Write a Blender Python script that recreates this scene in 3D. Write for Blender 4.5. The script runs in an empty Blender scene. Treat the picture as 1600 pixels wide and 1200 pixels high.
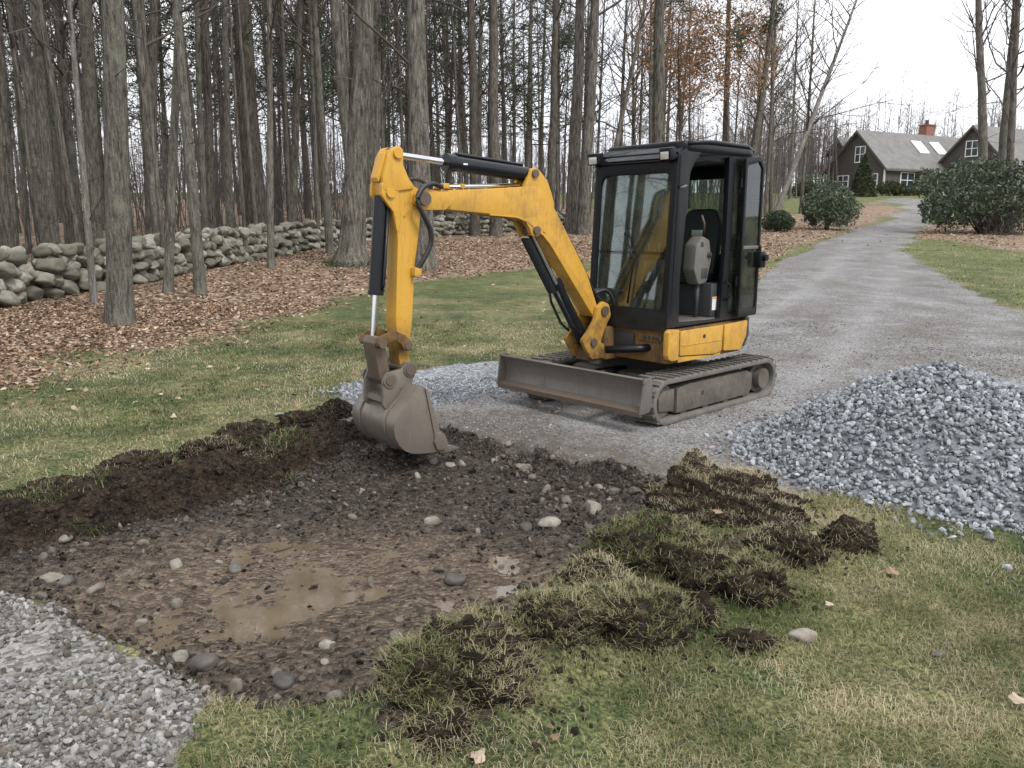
import bpy, bmesh, math, random
import numpy as np
from mathutils import Vector, Matrix

# ---------------------------------------------------------------- camera, sky, sun, exposure
SC = bpy.context.scene
COL = SC.collection
FPX, CAM_H = 1250.0, 1.70
PITCH = math.atan(250 / 1250.0)
CP, SP = math.cos(PITCH), math.sin(PITCH)

cam_data = bpy.data.cameras.new('camera')
cam_data.sensor_width = 36.0
cam_data.lens = FPX / 1600.0 * 36.0
cam_data.clip_start = 0.05
cam_data.clip_end = 2000.0
cam = bpy.data.objects.new('camera', cam_data)
COL.objects.link(cam)
cam.location = (0, 0, CAM_H)
cam.rotation_euler = (math.pi / 2 - PITCH, 0, 0)
SC.camera = cam

SUN_EL, SUN_AZ = math.radians(52), math.radians(140)      # azimuth clockwise from +Y
world = bpy.data.worlds.new('World')
SC.world = world
world.use_nodes = True
wn, wl = world.node_tree.nodes, world.node_tree.links
wn.clear()
w_out = wn.new('ShaderNodeOutputWorld')
w_bg = wn.new('ShaderNodeBackground')
w_sky = wn.new('ShaderNodeTexSky')
w_sky.sky_type = 'NISHITA'
w_sky.sun_disc = False
w_sky.sun_elevation = SUN_EL
w_sky.sun_rotation = SUN_AZ
w_sky.dust_density = 4.0
w_sky.air_density = 1.5
w_hs = wn.new('ShaderNodeHueSaturation')
w_hs.inputs['Saturation'].default_value = 0.25
w_mix = wn.new('ShaderNodeMixRGB')
w_mix.inputs['Fac'].default_value = 0.82
w_co = wn.new('ShaderNodeTexCoord')
w_nz = wn.new('ShaderNodeTexNoise')
w_nz.inputs['Scale'].default_value = 2.2
w_nz.inputs['Detail'].default_value = 4
w_rmp = wn.new('ShaderNodeValToRGB')                        # even overcast cloud, faint mottling
w_rmp.color_ramp.elements[0].position = 0.3
w_rmp.color_ramp.elements[0].color = (8.1, 8.4, 9.3, 1)
w_rmp.color_ramp.elements[1].position = 0.65
w_rmp.color_ramp.elements[1].color = (10.2, 10.3, 10.6, 1)
wl.new(w_co.outputs['Generated'], w_nz.inputs['Vector'])
wl.new(w_nz.outputs['Fac'], w_rmp.inputs['Fac'])
wl.new(w_sky.outputs[0], w_hs.inputs['Color'])
wl.new(w_hs.outputs[0], w_mix.inputs['Color1'])
wl.new(w_rmp.outputs[0], w_mix.inputs['Color2'])
wl.new(w_mix.outputs[0], w_bg.inputs['Color'])
w_bg.inputs['Strength'].default_value = 0.10
wl.new(w_bg.outputs[0], w_out.inputs[0])

sun_data = bpy.data.lights.new('sun', 'SUN')
sun_data.energy = 1.4
sun_data.angle = math.radians(16)
sun_data.color = (1.0, 0.97, 0.93)
sun = bpy.data.objects.new('sun', sun_data)
COL.objects.link(sun)
sd = Vector((math.sin(SUN_AZ) * math.cos(SUN_EL), math.cos(SUN_AZ) * math.cos(SUN_EL), math.sin(SUN_EL)))
sun.rotation_euler = sd.to_track_quat('Z', 'Y').to_euler()

SC.view_settings.view_transform = 'Standard'
SC.view_settings.look = 'None'
SC.view_settings.gamma = 1.0
SC.view_settings.exposure = 0.80
SC.view_settings.use_curve_mapping = False
SC.render.engine = 'CYCLES'
SC.cycles.use_denoising = True
SC.cycles.max_bounces = 6
SC.cycles.transparent_max_bounces = 12

rng = np.random.default_rng(7)
random.seed(7)
PI = math.pi

# ---------------------------------------------------------------- noise
def _hash(ix, iy, iz, seed):
    h = (ix.astype(np.int64) * 374761393 + iy.astype(np.int64) * 668265263 + iz.astype(np.int64) * 2147483647 + seed * 1274126177) & 0xFFFFFFFF
    h = ((h ^ (h >> 13)) * 1274126177) & 0xFFFFFFFF
    h = h ^ (h >> 16)
    return (h & 0xFFFFFF) / float(0xFFFFFF)

def vnoise(x, y, z=None, seed=0):
    """value noise in [-1, 1]"""
    x = np.asarray(x, float); y = np.asarray(y, float)
    z = np.zeros_like(x) if z is None else np.asarray(z, float)
    ix, iy, iz = np.floor(x), np.floor(y), np.floor(z)
    fx, fy, fz = x - ix, y - iy, z - iz
    ux, uy, uz = [f * f * f * (f * (f * 6 - 15) + 10) for f in (fx, fy, fz)]
    r = 0
    for dx in (0, 1):
        wx = ux if dx else 1 - ux
        for dy in (0, 1):
            wy = uy if dy else 1 - uy
            for dz in (0, 1):
                wz = uz if dz else 1 - uz
                r = r + _hash(ix + dx, iy + dy, iz + dz, seed) * wx * wy * wz
    return r * 2 - 1

def fbm(x, y, z=None, octaves=4, seed=0, gain=0.5, lac=2.03):
    a, s, t = 1.0, 0.0, 0.0
    x = np.asarray(x, float); y = np.asarray(y, float)
    z = None if z is None else np.asarray(z, float)
    for o in range(octaves):
        f = lac ** o
        s = s + a * vnoise(x * f + 17.3 * o, y * f - 9.1 * o, None if z is None else z * f + 3.7 * o, seed + o * 13)
        t += a
        a *= gain
    return s / t

def sstep(a, b, x):
    t = np.clip((x - a) / (b - a), 0, 1)
    return t * t * (3 - 2 * t)

# ---------------------------------------------------------------- terrain height and pixel -> ground
_ty = np.arange(-60, 700, 0.25)
_tz = np.interp(_ty, [-60, 8, 14, 28, 48, 65, 88, 110, 160, 700], [0, 0, .25, .78, 1.7, 3.1, 5.0, 5.7, 6.6, 12])
_k = np.exp(-0.5 * (np.arange(-24, 25) * 0.25 / 1.8) ** 2); _k /= _k.sum()
_tz = np.convolve(np.pad(_tz, 24, mode='edge'), _k, 'valid')
def base_z(x, y):
    return np.interp(y, _ty, _tz)

def ray(px, py):
    u, v = (px - 800) / FPX, (600 - py) / FPX
    return np.array([u, CP + v * SP, -SP + v * CP])

def at(px, py, dz=0.0):
    """point where the sight line through a photo pixel meets the ground (dz above it)"""
    d = ray(px, py)
    t0 = 0.5
    while t0 < 600:
        p = np.array([0, 0, CAM_H]) + d * t0
        if p[2] < base_z(p[0], p[1]) + dz:
            break
        t0 *= 1.01
    a, b = t0 / 1.01, t0
    for _ in range(24):
        m = 0.5 * (a + b)
        p = np.array([0, 0, CAM_H]) + d * m
        if p[2] < base_z(p[0], p[1]) + dz: b = m
        else: a = m
    return np.array([0, 0, CAM_H]) + d * b

def at_y(px, py, Y):
    d = ray(px, py)
    return np.array([0, 0, CAM_H]) + d * (Y / d[1])

def P(*pts):
    return np.array([at(*p)[:2] for p in pts])

def sdist(poly, x, y):
    """signed distance to a polygon, positive inside"""
    poly = np.asarray(poly, float)
    d = np.full(x.shape, 1e9); ins = np.zeros(x.shape, bool)
    n = len(poly)
    for i in range(n):
        ax, ay = poly[i]; bx, by = poly[(i + 1) % n]
        ex, ey = bx - ax, by - ay
        l2 = ex * ex + ey * ey + 1e-12
        t = np.clip(((x - ax) * ex + (y - ay) * ey) / l2, 0, 1)
        d = np.minimum(d, (x - ax - t * ex) ** 2 + (y - ay - t * ey) ** 2)
        c = (ay > y) != (by > y)
        ins ^= c & (x < (bx - ax) * (y - ay) / (by - ay + 1e-12) + ax)
    d = np.sqrt(d)
    return np.where(ins, d, -d)

# ---------------------------------------------------------------- object helpers
def link(o, parent=None):
    COL.objects.link(o)
    if parent is not None:
        o.parent = parent
    return o

def tag(o, label=None, cat=None, group=None, kind=None):
    if label: o['label'] = label
    if cat: o['category'] = cat
    if group: o['group'] = group
    if kind: o['kind'] = kind
    return o

def empty(name, loc, rz=0.0):
    o = bpy.data.objects.new(name, None)
    o.location = loc
    o.rotation_euler = (0, 0, rz)
    o.empty_display_size = 0.2
    return link(o)

def np_mesh(name, v, faces, smooth=True, attrs=None):
    """faces: list of int arrays (n,3) or (n,4)"""
    me = bpy.data.meshes.new(name)
    faces = [np.asarray(f, np.int32) for f in faces if len(f)]
    nl = sum(f.size for f in faces); nf = sum(len(f) for f in faces)
    me.vertices.add(len(v)); me.vertices.foreach_set('co', np.asarray(v, np.float32).ravel())
    me.loops.add(nl); me.polygons.add(nf)
    me.loops.foreach_set('vertex_index', np.concatenate([f.ravel() for f in faces]))
    tot = np.concatenate([np.full(len(f), f.shape[1], np.int32) for f in faces])
    st = np.zeros(nf, np.int32); st[1:] = np.cumsum(tot)[:-1]
    me.polygons.foreach_set('loop_start', st)
    me.polygons.foreach_set('use_smooth', np.full(nf, smooth))
    for k, a in (attrs or {}).items():
        at_ = me.attributes.new(k, 'FLOAT', 'POINT')
        at_.data.foreach_set('value', np.asarray(a, np.float32))
    me.update(calc_edges=True)
    return me

def obj(name, me, mat, parent=None):
    o = bpy.data.objects.new(name, me)
    if mat is not None and len(me.materials) == 0:
        me.materials.append(mat)
    return link(o, parent)

class MB:
    """collects tubes, boxes, prisms ... and links them as one mesh object"""
    def __init__(self):
        self.v = []; self.t = []; self.q = []; self.n = 0
    def add(self, v, tris=(), quads=()):
        v = np.asarray(v, float)
        if len(tris): self.t.append(np.asarray(tris, np.int64) + self.n)
        if len(quads): self.q.append(np.asarray(quads, np.int64) + self.n)
        self.v.append(v); self.n += len(v)
    def tube(self, pts, rad, sides=8, cap=True):
        pts = np.asarray(pts, float); m = len(pts)
        rad = np.broadcast_to(np.asarray(rad, float), (m,))
        tg = np.gradient(pts, axis=0); tg /= np.linalg.norm(tg, axis=1)[:, None] + 1e-12
        ref = np.array([0, 0, 1.0]) if abs(tg[0][2]) < 0.9 else np.array([1.0, 0, 0])
        a = np.cross(tg, ref); a /= np.linalg.norm(a, axis=1)[:, None] + 1e-12
        b = np.cross(tg, a)
        th = np.arange(sides) * 2 * PI / sides
        ring = a[:, None, :] * np.cos(th)[None, :, None] + b[:, None, :] * np.sin(th)[None, :, None]
        v = (pts[:, None, :] + ring * rad[:, None, None]).reshape(-1, 3)
        i = np.arange(m - 1)[:, None] * sides; j = np.arange(sides)[None, :]; jn = (j + 1) % sides
        q = np.stack([i + j, i + sides + j, i + sides + jn, i + jn], -1).reshape(-1, 4)
        tr = []
        if cap:
            v = np.vstack([v, pts[0], pts[-1]])
            c0, c1 = m * sides, m * sides + 1
            for k in range(sides):
                tr.append((c0, k, (k + 1) % sides)); tr.append((c1, (m - 1) * sides + (k + 1) % sides, (m - 1) * sides + k))
        self.add(v, tr, q)
        return self
    def sticks(self, a, b, ra, rb):
        """many straight three-sided twigs at once"""
        a, b = np.asarray(a, float), np.asarray(b, float); n = len(a)
        d = b - a; d /= np.linalg.norm(d, axis=1)[:, None] + 1e-9
        ref = np.where(np.abs(d[:, 2:]) < .9, np.array([[0, 0, 1.0]]), np.array([[1.0, 0, 0]]))
        u = np.cross(d, ref); u /= np.linalg.norm(u, axis=1)[:, None] + 1e-9; w = np.cross(d, u)
        ra, rb = np.broadcast_to(ra, (n,))[:, None], np.broadcast_to(rb, (n,))[:, None]
        V = []
        for p, r in ((a, ra), (b, rb)):
            for k in range(3):
                th = k * 2 * PI / 3; V.append(p + (u * math.cos(th) + w * math.sin(th)) * r)
        v = np.stack(V, 1).reshape(-1, 3); o = np.arange(n)[:, None] * 6
        q = np.vstack([np.array([[k, k + 3, (k + 1) % 3 + 3, (k + 1) % 3]]) + o for k in range(3)])
        self.add(v, (), q)
    def mesh(self, name, smooth=True):
        return np_mesh(name, np.vstack(self.v), [np.vstack(self.t) if self.t else [], np.vstack(self.q) if self.q else []], smooth)
    def build(self, name, mat, parent=None, smooth=True):
        return obj(name, self.mesh(name, smooth), mat, parent)

def bm_obj(name, bm, mat, parent=None, smooth_deg=35):
    me = bpy.data.meshes.new(name)
    bmesh.ops.recalc_face_normals(bm, faces=bm.faces)
    bm.to_mesh(me); bm.free()
    if smooth_deg:
        me.polygons.foreach_set('use_smooth', np.ones(len(me.polygons), bool))
        me.set_sharp_from_angle(angle=math.radians(smooth_deg))
    return obj(name, me, mat, parent)

def bm_box(bm, lo, hi, bev=0.0, seg=2, mtx=None):
    lo, hi = Vector(lo), Vector(hi)
    r = bmesh.ops.create_cube(bm, size=1.0)
    vs = r['verts']
    for v in vs:
        v.co = Vector(((v.co.x + .5) * (hi.x - lo.x) + lo.x, (v.co.y + .5) * (hi.y - lo.y) + lo.y, (v.co.z + .5) * (hi.z - lo.z) + lo.z))
    if mtx is not None:
        for v in vs: v.co = mtx @ v.co
    if bev:
        es = list({e for v in vs for e in v.link_edges})
        bmesh.ops.bevel(bm, geom=es, offset=bev, segments=seg, affect='EDGES', profile=0.6)

def box(name, lo, hi, mat, parent=None, bev=0.006, mtx=None):
    bm = bmesh.new(); bm_box(bm, lo, hi, bev, 2, mtx)
    return bm_obj(name, bm, mat, parent)

def bm_prism(bm, prof, n0, n1, fn, bev=0.0, seg=2):
    """outline prof in (a, b), extruded from n0 to n1; fn(a, n, b) -> xyz"""
    v0 = [bm.verts.new(fn(a, n0, b)) for a, b in prof]
    v1 = [bm.verts.new(fn(a, n1, b)) for a, b in prof]
    k = len(prof)
    fs = [bm.faces.new(v0), bm.faces.new(v1[::-1])]
    for i in range(k):
        fs.append(bm.faces.new((v0[i], v1[i], v1[(i + 1) % k], v0[(i + 1) % k])))
    bmesh.ops.recalc_face_normals(bm, faces=fs)
    if bev:
        es = list({e for f in fs[:2] for e in f.edges})
        bmesh.ops.bevel(bm, geom=es, offset=bev, segments=seg, affect='EDGES', profile=0.6, clamp_overlap=True)

def prism(name, prof, n0, n1, fn, mat, parent=None, bev=0.006):
    bm = bmesh.new(); bm_prism(bm, prof, n0, n1, fn, bev)
    return bm_obj(name, bm, mat, parent)

def cyl(mb, p, q, r, sides=20, r2=None):
    mb.tube([p, np.asarray(p) * .5 + np.asarray(q) * .5, q], [r, (r + (r2 or r)) / 2, r2 or r], sides)
    return mb

def rod(name, p, q, r, mat, parent=None, sides=20, r2=None):
    m = MB(); cyl(m, p, q, r, sides, r2)
    o = m.build(name, mat, parent)
    o.data.set_sharp_from_angle(angle=math.radians(40))
    return o

def ico(sub):
    bm = bmesh.new(); bmesh.ops.create_icosphere(bm, subdivisions=sub, radius=1.0)
    v = np.array([x.co[:] for x in bm.verts]); f = np.array([[y.index for y in x.verts] for x in bm.faces])
    bm.free(); return v, f
ICO1, ICO2, ICO3, ICO4, ICO5 = ico(1), ico(2), ico(3), ico(4), ico(5)

def rand_rot(n):
    q = rng.normal(size=(n, 4)); q /= np.linalg.norm(q, axis=1)[:, None]
    w, x, y, z = q.T
    return np.stack([1 - 2 * (y * y + z * z), 2 * (x * y - z * w), 2 * (x * z + y * w), 2 * (x * y + z * w), 1 - 2 * (x * x + z * z), 2 * (y * z - x * w),
                     2 * (x * z - y * w), 2 * (y * z + x * w), 1 - 2 * (x * x + y * y)], -1).reshape(n, 3, 3)

def stone_shape(base, seed, amp=0.25, cuts=0, fr=1.1):
    """a rounded or broken stone out of a sphere"""
    v, f = base
    r = np.random.default_rng(seed)
    v = v.copy()
    if cuts:
        for _ in range(cuts):
            n = r.normal(size=3); n /= np.linalg.norm(n)
            d = r.uniform(.45, .8)
            s = v @ n
            v = v - np.where(s > d, s - d, 0)[:, None] * n
    k = 1 + amp * fbm(v[:, 0] * fr + seed, v[:, 1] * fr, v[:, 2] * fr, 3, seed)
    return v * k[:, None], f

def scatter(pos, size, shapes, squash=None, rot=None):
    """many stones as one mesh: returns verts, tris, per-vertex random value"""
    V, T, A = [], [], []; off = 0
    n = len(pos)
    which = rng.integers(0, len(shapes), n)
    R = rand_rot(n) if rot is None else rot
    rv = rng.random(n)
    for k, (bv, bf) in enumerate(shapes):
        idx = np.where(which == k)[0]
        if not len(idx): continue
        sz = size[idx]
        if sz.ndim == 1: sz = np.repeat(sz[:, None], 3, 1)
        loc = bv[None] * sz[:, None, :]
        w = np.einsum('nij,nvj->nvi', R[idx], loc)
        if squash is not None: w[..., 2] *= squash
        w = w + pos[idx][:, None, :]
        V.append(w.reshape(-1, 3))
        T.append((bf[None] + (np.arange(len(idx)) * len(bv))[:, None, None]).reshape(-1, 3) + off)
        A.append(np.repeat(rv[idx], len(bv)))
        off += len(idx) * len(bv)
    return np.vstack(V), np.vstack(T), np.concatenate(A)
# ---------------------------------------------------------------- materials
class NT:
    def __init__(self, name):
        self.m = bpy.data.materials.new(name); self.m.use_nodes = True
        self.t = self.m.node_tree; self.t.nodes.clear()
        self.out = self.t.nodes.new('ShaderNodeOutputMaterial')
    def n(self, typ, **kw):
        nd = self.t.nodes.new('ShaderNode' + typ)
        for k, v in kw.items():
            if k.startswith('i_'):
                key = k[2:].replace('_', ' ')
                s = nd.inputs[int(key)] if key.isdigit() else nd.inputs[key]
                self.set(s, v)
            else: setattr(nd, k, v)
        return nd
    def set(self, s, v):
        if hasattr(v, 'links') or isinstance(v, bpy.types.NodeSocket): self.t.links.new(v, s)
        else:
            if isinstance(v, (tuple, list)) and len(v) == 3 and s.type == 'RGBA': v = (*v, 1)
            s.default_value = v
    def coord(self, kind='Object'): return self.n('TexCoord').outputs[kind]
    def pos(self): return self.n('NewGeometry').outputs['Position']
    def mapv(self, vec, sc): return self.n('Mapping', i_Vector=vec, i_Scale=sc).outputs[0]
    def noise(self, vec, scale, detail=4, rough=0.55, dist=0.0):
        return self.n('TexNoise', i_Vector=vec, i_Scale=scale, i_Detail=detail, i_Roughness=rough, i_Distortion=dist).outputs['Fac']
    def voro(self, vec, scale, feature='F1', out='Distance', rnd=1.0):
        nd = self.n('TexVoronoi', i_Vector=vec, i_Scale=scale, i_Randomness=rnd, feature=feature); return nd.outputs[out]
    def ramp(self, fac, *stops, interp='LINEAR'):
        nd = self.n('ValToRGB'); cr = nd.color_ramp; cr.interpolation = interp
        while len(cr.elements) < len(stops): cr.elements.new(0.5)
        for e, (p, c) in zip(cr.elements, stops):
            e.position = p; e.color = (c, c, c, 1) if isinstance(c, (int, float)) else (*c, 1)
        self.set(nd.inputs['Fac'], fac); return nd.outputs['Color']
    def mix(self, fac, a, b, mode='MIX'):
        nd = self.n('MixRGB', blend_type=mode); self.set(nd.inputs[0], fac); self.set(nd.inputs[1], a); self.set(nd.inputs[2], b); return nd.outputs[0]
    def math(self, op, a, b=0.0, c=0.0, clamp=False):
        nd = self.n('Math', operation=op, use_clamp=clamp); self.set(nd.inputs[0], a); self.set(nd.inputs[1], b); self.set(nd.inputs[2], c); return nd.outputs[0]
    def attr(self, name): return self.n('Attribute', attribute_name=name).outputs['Fac']
    def bump(self, h, strength=0.5, dist=0.01, normal=None):
        nd = self.n('Bump', i_Height=h, i_Strength=strength, i_Distance=dist)
        if normal is not None: self.set(nd.inputs['Normal'], normal)
        return nd.outputs[0]
    def bsdf(self, color, rough=0.6, metal=0.0, normal=None, **kw):
        nd = self.n('BsdfPrincipled'); self.set(nd.inputs['Base Color'], color); self.set(nd.inputs['Roughness'], rough); self.set(nd.inputs['Metallic'], metal)
        for k, v in kw.items(): self.set(nd.inputs[k.replace('_', ' ')], v)
        if normal is not None: self.set(nd.inputs['Normal'], normal)
        self.t.links.new(nd.outputs[0], self.out.inputs[0]); return nd
    def done(self): return self.m

M = {}

def mat_plain(name, col, rough=0.6, metal=0.0, var=0.12, scale=6.0, bump=0.15, bscale=60, **kw):
    t = NT(name); c = t.coord()
    a = t.noise(c, scale, 5)
    k = t.ramp(a, (0.3, 1 - var), (0.7, 1 + var))
    colr = t.mix(1.0, col, k, 'MULTIPLY')
    b = t.bump(t.noise(c, bscale, 3), bump, 0.003)
    t.bsdf(colr, rough, metal, b, **kw); M[name] = t.done(); return M[name]

def mat_worn(name, col, dirt, rough=0.4, metal=0.0, amount=0.5, scale=3.0, zdirt=None, chips=None, spec=0.5):
    """paint or steel with dust, smears and scratches; zdirt = (z0, z1): dirt thrown up from the ground"""
    t = NT(name); c = t.coord()
    a = t.noise(c, scale, 6, 0.65); b2 = t.noise(t.mapv(c, (9, 9, 2.5)), scale * 1.4, 4, 0.7)
    f = t.math('ADD', t.math('MULTIPLY', a, 0.6), t.math('MULTIPLY', b2, 0.4))
    f = t.ramp(f, (0.62 - amount * 0.3, 0.0), (0.82 - amount * 0.22, 1.0))
    if zdirt:
        z = t.n('SeparateXYZ', i_Vector=c).outputs[2]
        zz = t.n('MapRange', i_Value=z); zz.inputs[1].default_value = zdirt[0]; zz.inputs[2].default_value = zdirt[1]; zz.inputs[3].default_value = 0.95; zz.inputs[4].default_value = 0.0
        g = t.math('MULTIPLY', zz.outputs[0], t.ramp(t.noise(c, scale * 2.4, 5, 0.7), (0.3, 0.25), (0.62, 1.0)))
        f = t.math('MAXIMUM', f, g)
    col2 = t.mix(t.math('MULTIPLY', f, 0.85), col, dirt)
    if chips:
        cf = t.math('MULTIPLY', t.ramp(t.noise(c, 22, 4, 0.75), (0.66, 0.0), (0.70, 1.0)), t.ramp(t.noise(c, 2.5, 3), (0.46, 0.0), (0.58, 1.0)))
        col2 = t.mix(cf, col2, chips)
        stk = t.ramp(t.noise(t.mapv(c, (11, 11, 0.9)), 2.0, 4, 0.7), (0.54, 0.0), (0.74, 0.42))
        col2 = t.mix(stk, col2, t.mix(0.5, dirt, col))
    fine = t.ramp(t.noise(c, 45, 3), (0.35, 0.96), (0.65, 1.03))
    col2 = t.mix(1.0, col2, fine, 'MULTIPLY')
    r = t.n('MapRange', i_Value=f); r.inputs[3].default_value = rough; r.inputs[4].default_value = 0.85
    bp = t.bump(t.math('ADD', t.math('MULTIPLY', f, 0.6), t.math('MULTIPLY', t.noise(c, 110, 3), 0.5)), 0.25, 0.002)
    mt = metal
    if metal:
        mm = t.n('MapRange', i_Value=f); mm.inputs[3].default_value = metal; mm.inputs[4].default_value = 0.0; mt = mm.outputs[0]
    t.bsdf(col2, r.outputs[0], mt, bp, Specular_IOR_Level=spec); M[name] = t.done(); return M[name]

mat_worn('yellow_paint', (0.54, 0.295, 0.042), (0.17, 0.105, 0.05), 0.42, amount=0.46, scale=3.2, spec=0.4, chips=(0.05, 0.038, 0.03))
mat_worn('yellow_stick', (0.55, 0.30, 0.04), (0.05, 0.036, 0.026), 0.45, amount=0.2, scale=3.0, zdirt=(0.80, 1.05), spec=0.4, chips=(0.05, 0.038, 0.03))
mat_worn('yellow_grimy', (0.27, 0.14, 0.03), (0.045, 0.034, 0.027), 0.55, amount=1.15, scale=3.4, spec=0.3)
mat_worn('black_paint', (0.006, 0.007, 0.009), (0.05, 0.043, 0.036), 0.34, amount=0.06, scale=3.0, zdirt=(0.72, 1.02), spec=0.22)
mat_worn('black_cylinder', (0.007, 0.008, 0.011), (0.05, 0.043, 0.036), 0.32, amount=0.2, scale=5.0, spec=0.35)
mat_worn('steel_dirty', (0.17, 0.155, 0.14), (0.085, 0.072, 0.06), 0.42, metal=0.4, amount=0.5, scale=3.5)
mat_worn('bucket_steel', (0.195, 0.168, 0.142), (0.095, 0.074, 0.057), 0.36, metal=0.45, amount=0.62, scale=4.0, zdirt=(0.03, 0.17))
mat_worn('steel_rust', (0.13, 0.098, 0.074), (0.06, 0.046, 0.036), 0.5, metal=0.3, amount=0.5, scale=6.0)
mat_worn('track_rubber', (0.075, 0.07, 0.064), (0.19, 0.175, 0.152), 0.78, amount=1.0, scale=5.0, spec=0.25)
mat_worn('frame_dusty', (0.06, 0.053, 0.046), (0.165, 0.145, 0.12), 0.6, amount=0.9, scale=5.0, spec=0.3)
mat_plain('chrome', (0.62, 0.62, 0.64), 0.14, 1.0, 0.05, bump=0.0)
mat_plain('hose_rubber', (0.017, 0.017, 0.018), 0.5)
mat_plain('seat_vinyl', (0.016, 0.017, 0.018), 0.55, bump=0.4)
mat_plain('console_grey', (0.125, 0.12, 0.105), 0.5)
mat_plain('sticker_white', (0.72, 0.72, 0.7), 0.5, var=0.05, bump=0)
mat_plain('sticker_orange', (0.75, 0.32, 0.05), 0.5, var=0.05, bump=0)
mat_plain('sticker_and_shade_dark', (0.03, 0.03, 0.035), 0.5, var=0.05, bump=0)  # dark print, also the painted shade of frame hole and swing recess
mat_plain('lamp_lens', (0.55, 0.56, 0.54), 0.12, 0.3, var=0.15, scale=25)
mat_plain('cab_grey_trim', (0.035, 0.038, 0.042), 0.5)

def mat_glass(name, tint, refl=1.6, dirt=0.12):
    t = NT(name); c = t.coord()
    tr = t.n('BsdfTransparent', i_Color=tint); gl = t.n('BsdfGlossy', i_Color=(0.95, 0.98, 1.0), i_Roughness=0.02)
    fr = t.n('Fresnel', i_IOR=1.5)
    wav = t.bump(t.noise(c, 2.0, 2), 0.02, 0.01)
    t.set(gl.inputs['Normal'], wav)
    fac = t.math('ADD', t.math('MULTIPLY', fr.outputs[0], refl), 0.03 * refl, clamp=True)
    s1 = t.n('MixShader'); t.set(s1.inputs[0], fac); t.set(s1.inputs[1], tr.outputs[0]); t.set(s1.inputs[2], gl.outputs[0])
    df = t.n('BsdfDiffuse', i_Color=(0.20, 0.19, 0.165))
    d = t.ramp(t.noise(t.mapv(c, (2.2, 2.2, 1.0)), 4.5, 6, 0.7), (0.45, dirt * 0.25), (0.75, dirt * 2.0))
    s2 = t.n('MixShader'); t.set(s2.inputs[0], d); t.set(s2.inputs[1], s1.outputs[0]); t.set(s2.inputs[2], df.outputs[0])
    t.t.links.new(s2.outputs[0], t.out.inputs[0]); M[name] = t.done()
mat_glass('cab_glass', (0.66, 0.74, 0.70), 1.1)
mat_glass('roof_glass', (0.05, 0.09, 0.075), 0.7, dirt=0.08)
t = NT('window_glass'); t.bsdf((0.03, 0.035, 0.045), 0.06, 0.0, t.bump(t.noise(t.coord(), 1.5, 2), 0.05, 0.02), Specular_IOR_Level=0.8); M['window_glass'] = t.done()

# ----- bark, foliage
def mat_bark(name, c1, c2, c3, sc=1.0, lichen=None):
    t = NT(name); c = t.coord()
    v = t.mapv(c, (1, 1, 0.16))
    f = t.noise(v, 26 * sc, 5, 0.65); g = t.noise(c, 1.3, 3)
    rd = t.n('ObjectInfo').outputs['Random']
    col = t.ramp(f, (0.33, c1), (0.5, c2), (0.66, c3))
    col = t.mix(1.0, col, t.ramp(g, (0.3, 0.8), (0.7, 1.18)), 'MULTIPLY')
    col = t.mix(1.0, col, t.ramp(t.noise(t.mapv(c, (1, 1, .3)), 85 * sc, 3, .7), (0.35, 0.62), (0.65, 1.3)), 'MULTIPLY')
    col = t.mix(1.0, col, t.ramp(rd, (0.0, (0.78, 0.76, 0.74)), (0.5, (1.0, 1.0, 1.0)), (1.0, (1.22, 1.2, 1.2))), 'MULTIPLY')
    if lichen:
        col = t.mix(t.ramp(t.noise(c, 3.2, 5, 0.7), (0.52, 0.0), (0.66, 0.7)), col, lichen)
    t.bsdf(col, 0.9, 0, t.bump(f, 0.9, 0.02), Specular_IOR_Level=0.15); M[name] = t.done()
mat_bark('bark_grey', (0.048, 0.045, 0.038), (0.12, 0.112, 0.096), (0.20, 0.19, 0.165), 1.0, (0.16, 0.165, 0.125))
mat_bark('bark_brown', (0.040, 0.035, 0.030), (0.105, 0.094, 0.080), (0.18, 0.163, 0.14), 0.8)
mat_bark('bark_oak', (0.033, 0.030, 0.026), (0.11, 0.099, 0.086), (0.205, 0.188, 0.165), 0.55, (0.13, 0.13, 0.095))
mat_bark('bark_pale', (0.11, 0.10, 0.088), (0.20, 0.185, 0.165), (0.30, 0.285, 0.26), 1.0)
t = NT('twig'); rd = t.n('ObjectInfo').outputs['Random']
t.bsdf(t.ramp(rd, (0, (0.062, 0.05, 0.042)), (1, (0.125, 0.105, 0.092))), 0.9, Specular_IOR_Level=0.1); M['twig'] = t.done()
t = NT('far_twig'); cc = t.coord(); t.bsdf(t.ramp(t.noise(cc, 0.25, 3), (0.3, (0.095, 0.082, 0.076)), (0.7, (0.17, 0.148, 0.14))), 0.95, Specular_IOR_Level=0.05); M['far_twig'] = t.done()

def mat_leaf(name, stops, rough=0.55, trans=0.25, spec=0.3):
    t = NT(name); r = t.attr('rnd')
    col = t.ramp(r, *stops)
    col = t.mix(1.0, col, t.ramp(t.noise(t.coord(), 1.2, 3), (0.3, 0.75), (0.7, 1.2)), 'MULTIPLY')
    b = t.bsdf(col, rough, Specular_IOR_Level=spec)
    tl = t.n('BsdfTranslucent', i_Color=col); ms = t.n('MixShader', i_0=trans)
    t.set(ms.inputs[1], b.outputs[0]); t.set(ms.inputs[2], tl.outputs[0])
    t.t.links.new(ms.outputs[0], t.out.inputs[0]); M[name] = t.done()
mat_leaf('needles', ((0, (0.035, 0.055, 0.032)), (0.6, (0.07, 0.10, 0.055)), (1, (0.13, 0.15, 0.085))), trans=0.4)
mat_leaf('oak_brown', ((0, (0.22, 0.115, 0.055)), (0.6, (0.36, 0.205, 0.11)), (1, (0.48, 0.31, 0.18))), trans=0.4)
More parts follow.
